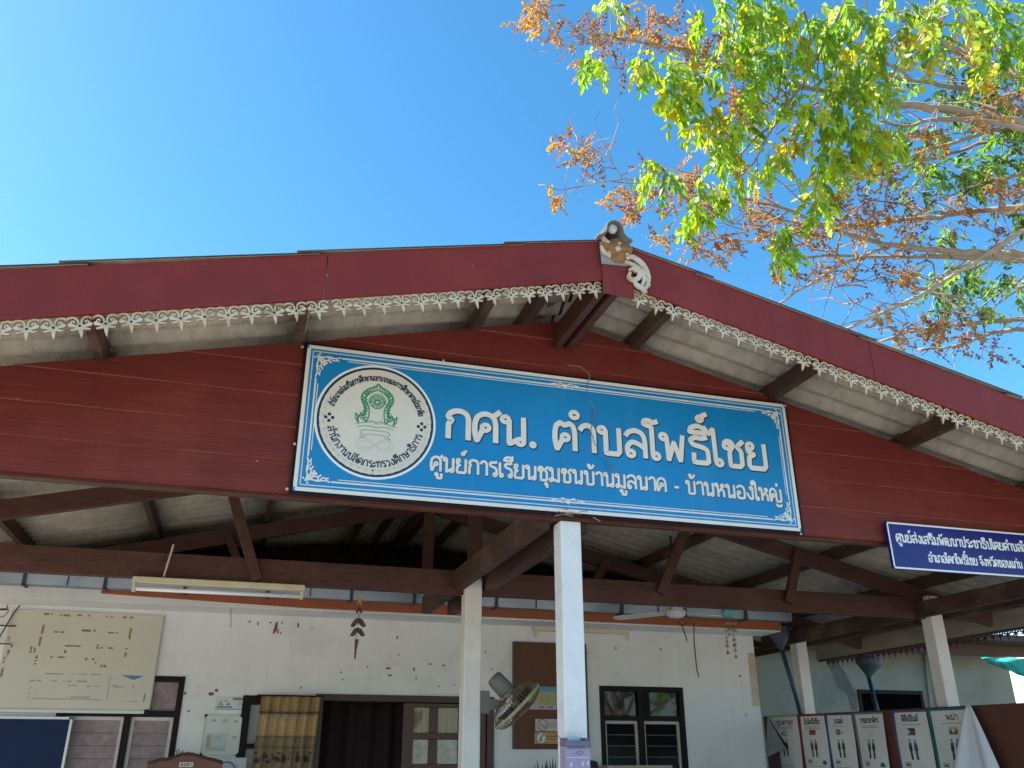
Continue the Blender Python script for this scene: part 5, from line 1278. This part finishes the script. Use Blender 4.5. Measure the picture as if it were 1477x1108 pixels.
LIM = [
 ([(1500,116),(1477,109),(1423,99),(1383,76),(1337,48),(1322,35),(1277,12)], (10.2,9.4), .062,.028),
 ([(1500,168),(1477,162),(1423,136),(1368,124),(1317,116),(1252,109),(1200,118)], (10.6,9.6), .055,.012),
 ([(1500,183),(1477,179),(1423,169),(1363,157),(1317,152),(1252,141),(1170,128),(1090,108),(1010,92)], (10,8.6), .085,.016),
 ([(1500,190),(1477,187),(1403,172),(1343,174),(1302,182),(1267,174)], (9.6,9.2), .045,.014),
 ([(1490,180),(1449,184),(1383,202),(1317,225),(1272,243),(1215,262)], (10.4,9.6), .04,.01),
 ([(1500,198),(1477,200),(1423,205),(1373,222),(1322,235),(1267,253),(1180,262),(1130,268)], (10.8,9.8), .038,.008),
 ([(1500,292),(1477,298),(1428,303),(1383,308),(1343,313),(1267,321),(1221,326),(1150,322),(1090,300)], (10,9.2), .055,.01),
 ([(1500,366),(1477,366),(1403,366),(1353,361),(1302,356),(1262,349),(1201,331),(1140,303),(1085,290),(1030,280)], (9.4,8.8), .06,.012),
 ([(1500,378),(1477,374),(1373,371),(1267,371),(1221,369),(1160,372)], (9.8,9.2), .05,.014),
 ([(1500,322),(1477,333),(1403,379),(1327,424),(1231,470),(1190,488)], (8.8,8.2), .036,.014),
 ([(1280,358),(1267,361),(1201,389),(1133,432),(1100,450)], (9.2,8.8), .028,.012),
 ([(1500,456),(1477,460),(1403,467),(1322,477),(1270,492)], (10.6,10), .05,.018),
 ([(1500,472),(1477,475),(1423,482),(1383,498),(1322,505)], (10.4,10), .042,.012),
 ([(1225,2),(1211,18),(1171,96),(1140,146),(1110,192),(1085,235),(1060,262)], (8.6,8.2), .026,.01),
 ([(1375,-15),(1358,15),(1302,86),(1267,146),(1245,180)], (9,8.8), .018,.008),
 ([(1350,-5),(1342,10),(1272,70),(1221,120),(1190,150)], (8.8,8.6), .018,.008),
 ([(1357,140),(1353,162),(1337,242),(1322,293)], (9,8.8), .012,.005),
 ([(1150,150),(1100,190),(1060,228),(994,261),(952,261),(892,260),(850,265),(804,284)], (9,8.4), .022,.005),
 ([(897,258),(892,250),(880,231),(850,216),(827,203)], (8.5,8.4), .01,.005),
 ([(1060,100),(1000,75),(960,68),(930,62),(865,49),(827,38),(789,4)], (9,8.6), .026,.006),
 ([(930,62),(890,55),(860,56),(835,58)], (8.7,8.6), .009,.004),
 ([(1000,262),(1010,280),(1000,310),(1005,345)], (8.6,8.5), .009,.004),
 ([(1140,303),(1090,330),(1050,340),(1010,352),(975,360)], (9,8.8), .014,.005),
 ([(1221,326),(1180,300),(1150,285),(1110,250)], (9.2,9), .016,.006),
 ([(1201,389),(1215,420),(1235,445)], (9,8.9), .008,.004), ([(1403,467),(1390,490),(1370,510)], (10.2,10), .01,.004),
 ([(1477,250),(1440,262),(1400,268),(1360,290)], (10.4,10), .03,.01), ([(1403,366),(1370,395),(1340,415)], (9.6,9.4), .014,.005),
 ([(1423,99),(1400,60),(1380,20),(1370,-10)], (9.8,9.4), .03,.014), ([(1317,116),(1280,90),(1230,60),(1180,40),(1120,20)], (9.6,9), .024,.008),
]
ALL = []
for p, D, a, b in LIM: ALL.append(limb(p, D, a*.68, b*.75))
# trunk and the scaffold limbs that carry them, outside the picture
b = MB(); T0 = Vector((14.5, 8.5, 0)); P_ = smoothpts([T0, T0+Vector((.1,.1,1.5)), T0+Vector((-.1,.0,3.2)), T0+Vector((-.5,-.2,4.6)), T0+Vector((-.9,-.3,6.2))], 5)
b.tube(P_, [.3-.17*i/(len(P_)-1) for i in range(len(P_))], 14); b.build('trunk', m_bark, tree, smooth=True)
for k in (0, 2, 4, 6, 7, 9, 11, 12, 26):
    e = ALL[k][0]; b = MB(); zt = max(3.0, min(6.0, e.z-1.2)); j = max(range(len(P_)), key=lambda i: -abs(P_[i].z-zt)); s0 = P_[j]
    b.tube(smoothpts([s0, s0*.45+e*.55+Vector((0,0,-.15)), e], 5), [.085-.045*i/10 for i in range(11)], 8); b.build('limb', m_bark, tree, smooth=True)
# bare pale shoots criss-crossing on the right
for k in range(46):
    x, y = rnd.uniform(1150, 1490), rnd.uniform(20, 470); a = rnd.uniform(-.5, .9) if rnd.random() < .75 else rnd.uniform(1.0, 2.2); L_ = rnd.uniform(60, 190)
    if y+math.sin(a)*L_*.3 > 440+(x-1150)*.25: continue
    D_ = rnd.uniform(8.8, 10.4); n_ = 5; q = []
    for i in range(n_+1):
        t = i/n_-.4; q.append(PD(x+math.cos(a)*L_*t*-1+rnd.gauss(0, 3), y+math.sin(a)*L_*t+rnd.gauss(0, 3), D_+.3*t))
    tw.tube(smoothpts(q, 3), [.011*(1-.75*i/15) for i in range(16)], 5, False)
# twigs
def twig(a, d, ln, r=.006):
    pts = [a]; q = a.copy()
    for i in range(4): d = (d+RV(.22)+Vector((0,0,.03))).normalized(); q = q+d*ln/4; pts.append(q.copy())
    tw.tube(pts, [r*(1-.7*i/4) for i in range(5)], 4, False); return pts[-1]
for P3 in ALL:
    for i in range(3, len(P3)-1, 2):
        if rnd.random() < .75:
            ax_ = (P3[i+1]-P3[i]).normalized(); d = (ax_*.6+RV(.6)).normalized(); d.z = d.z*.7
            e = twig(P3[i], d, rnd.uniform(.2, .6))
            if rnd.random() < .45: twig(e, (d+RV(.5)).normalized(), rnd.uniform(.15, .3), .004)
# green clusters
GC = [(958,112,34,9),(985,150,34,9),(1008,185,30,8),(938,95,22,5),(1000,120,30,7),(1070,55,40,9),(1050,95,30,7),(1030,20,40,9),(1100,30,40,9),(1150,85,40,9),(1180,45,40,10),(1205,125,40,10),(1222,175,36,9),(1150,160,34,8),(1120,95,34,7),(1265,55,40,8),(1300,20,44,9),(1380,18,44,9),(1430,45,40,8),(1462,70,36,8),(1028,228,28,7),(1050,262,28,7),(1012,290,26,7),(1003,322,20,5),(1130,345,16,5),(1126,372,12,5),(1200,210,34,8),(1240,215,34,8),(1275,200,26,6),(1110,240,20,5),(950,262,18,4),(938,245,12,3),(882,14,16,4),(856,88,18,5),(1185,292,20,5),(1090,140,30,6),(1070,190,26,5),(1225,25,30,7),(1340,60,24,5),(1180,250,22,4),(1260,130,26,5),(1080,10,30,6)]
for (x, y, r, n) in GC:
    for k in range(int(n*1.8)):
        p = PD(x+rnd.gauss(0, r*.42), y-14+rnd.gauss(0, r*.42), rnd.uniform(7.9, 8.7))
        o = RV(.7); o.z = abs(o.z)*.3
        col = rnd.choice(GREENS) if rnd.random() > .1 else rnd.choice(YELL)
        spray(gl, p, o.normalized(), rnd.uniform(.18, .34), rnd.randint(4, 7), .094, .048, col, tw, 1.25)
YC = [(1075,165,26,7),(1040,205,18,5),(1120,215,20,5),(1060,75,20,5),(1160,200,26,7),(1230,235,24,6),(1090,60,26,6),(1210,70,30,7),(1180,270,16,4),(1255,90,24,5),(1420,90,20,4),(1010,70,16,4)]
for (x, y, r, n) in YC:
    for k in range(int(n*1.8)):
        spray(gl, PD(x+rnd.gauss(0, r*.6), y+rnd.gauss(0, r*.6), rnd.uniform(8.6, 9.4)), RV(.8).normalized(), rnd.uniform(.15, .28), rnd.randint(3, 5), .085, .042, rnd.choice(YELL), tw, .6)
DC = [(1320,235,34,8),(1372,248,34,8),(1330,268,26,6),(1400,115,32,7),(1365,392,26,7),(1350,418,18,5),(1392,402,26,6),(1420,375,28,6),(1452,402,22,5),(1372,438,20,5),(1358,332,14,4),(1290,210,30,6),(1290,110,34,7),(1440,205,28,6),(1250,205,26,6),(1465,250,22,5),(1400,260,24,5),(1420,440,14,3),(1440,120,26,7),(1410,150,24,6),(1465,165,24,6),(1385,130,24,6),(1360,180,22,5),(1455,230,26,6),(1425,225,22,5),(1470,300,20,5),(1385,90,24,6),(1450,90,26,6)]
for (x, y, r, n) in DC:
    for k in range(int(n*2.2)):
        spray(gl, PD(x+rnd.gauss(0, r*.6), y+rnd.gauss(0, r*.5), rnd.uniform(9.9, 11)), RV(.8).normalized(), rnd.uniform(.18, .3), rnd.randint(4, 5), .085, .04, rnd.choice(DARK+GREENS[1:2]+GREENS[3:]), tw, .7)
OC = [(768,30,14,6),(797,45,14,6),(782,8,14,5),(945,32,20,8),(962,58,20,8),(990,50,18,6),(900,28,14,4),(862,52,12,5),(836,88,10,4),(812,210,10,5),(842,226,14,6),(902,292,16,8),(930,278,16,7),(915,312,12,5),(800,286,7,4),(985,272,14,6),(1000,258,12,5),(1050,182,18,6),(1072,150,18,6),(1055,132,14,4),(1050,342,16,6),(1085,300,18,7),(1110,312,16,6),(1000,357,14,6),(1030,366,12,5),(1122,385,12,4),(1180,185,20,6),(1150,200,16,5),(1230,312,18,7),(1250,332,14,6),(1230,390,12,5),(1243,330,12,4),(1305,397,12,6),(1300,480,16,6),(1340,470,12,5),(1380,310,16,6),(1420,172,16,6),(1440,272,16,6),(1470,282,12,5),(1265,455,10,4),(1395,480,14,5),(1020,300,14,5),(1150,335,14,6),(1180,335,14,6),(1100,345,14,5),(1190,385,12,5),(1280,250,18,6),(1340,200,18,6),(1310,70,18,5),(1400,60,16,5),(1460,140,16,5),(1220,250,16,5),(1010,85,18,6),(1040,60,18,5),(1130,140,18,5),(920,55,12,4),(880,70,8,3),(1280,310,14,5),(1310,330,14,5),(1350,480,12,4),(960,345,10,4),(1210,290,12,5),(960,300,14,5),(880,285,9,3)]
for (x, y, r, n) in OC:
    for k in range(int(n*3.0)):
        p = PD(x+rnd.gauss(0, r*.62), y+rnd.gauss(0, r*.52), rnd.uniform(8.5, 9.8))
        spray(dl, p, RV(1).normalized(), rnd.uniform(.1, .2), rnd.randint(4, 6), .037, .029, rnd.choice(ORNG), tw, .25)
PC = [(830,44,14,4),(860,40,14,4),(845,220,14,5),(868,232,10,3),(1430,505,10,5),(1345,345,26,6),(1300,420,26,5),(1270,385,20,5),(1340,500,14,4),(1230,275,16,5),(1175,345,16,4),(1440,330,18,4),(1060,360,16,4),(1290,440,20,4),(1145,395,14,4),(1380,450,16,4),(905,90,10,3),(930,248,9,4),(975,30,14,4),(1310,290,20,5)]
for (x, y, r, n) in PC:
    for k in range(int(n*2)):
        spray(dl, PD(x+rnd.gauss(0, r*.8), y+rnd.gauss(0, r*.6), rnd.uniform(8.8, 10)), RV(1).normalized(), rnd.uniform(.14, .26), rnd.randint(4, 6), .04, .024, rnd.choice(PURP), tw, .3)
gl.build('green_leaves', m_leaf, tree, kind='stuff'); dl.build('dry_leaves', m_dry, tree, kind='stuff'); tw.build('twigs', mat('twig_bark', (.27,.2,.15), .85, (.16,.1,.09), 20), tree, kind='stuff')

# plain yard trees: one beyond the annex, others across the yard behind the camera (they show in the glass)
def yard_tree(x, y, h, r, label, cols, seed, nm='yard_tree', n=420):
    rr = random.Random(seed); t = thing(nm, label, 'tree', (x, y, 0)); b = MB()
    top = Vector((x+rr.uniform(-.3,.3), y, h*.62)); P_ = smoothpts([Vector((x,y,0)), Vector((x+.1,y,h*.3)), top], 5); b.tube(P_, [.17-.1*i/(len(P_)-1) for i in range(len(P_))], 10); b.build('trunk', m_bark, t, smooth=True)
    lm = MB(); cr_ = MB(); tips = []
    for k in range(16):
        s = P_[rr.randint(5, len(P_)-1)]; a = rr.uniform(0, 2*PI); e = Vector((x+math.cos(a)*r*rr.uniform(.4,.95), y+math.sin(a)*r*rr.uniform(.4,.95), h*rr.uniform(.5,.98)))
        lm.tube(smoothpts([s, s*.5+e*.5+Vector((0,0,.2)), e], 3), [.06-.045*i/6 for i in range(7)], 6); tips.append(e); tips.append(s*.35+e*.65)
    lm.build('limbs', m_bark, t, smooth=True)
    for k in range(n):
        e = rr.choice(tips)+Vector((rr.gauss(0,1), rr.gauss(0,1), rr.gauss(0,.8)))*r*.17
        spray(cr_, e, Vector((rr.gauss(0,1), rr.gauss(0,1), rr.gauss(0,.5))).normalized(), .4, 4, .16, .08, rr.choice(cols), None, .5)
    cr_.build('crown', m_leaf, t, kind='stuff'); return t
yard_tree(15.9, 9.6, 6.5, 1.5, 'sparse small tree at the far right edge beyond the eave', DARK+PURP, 3, n=360)
yard_tree(-5, -9, 7, 3, 'broad green tree across the yard on the left behind the viewer', GREENS, 4)
yard_tree(4, -13, 8, 3.5, 'tall green tree across the yard straight behind the viewer', DARK+GREENS[:1], 5)
yard_tree(11, -8, 6.5, 3, 'bushy green tree across the yard on the right behind the viewer', GREENS, 6)
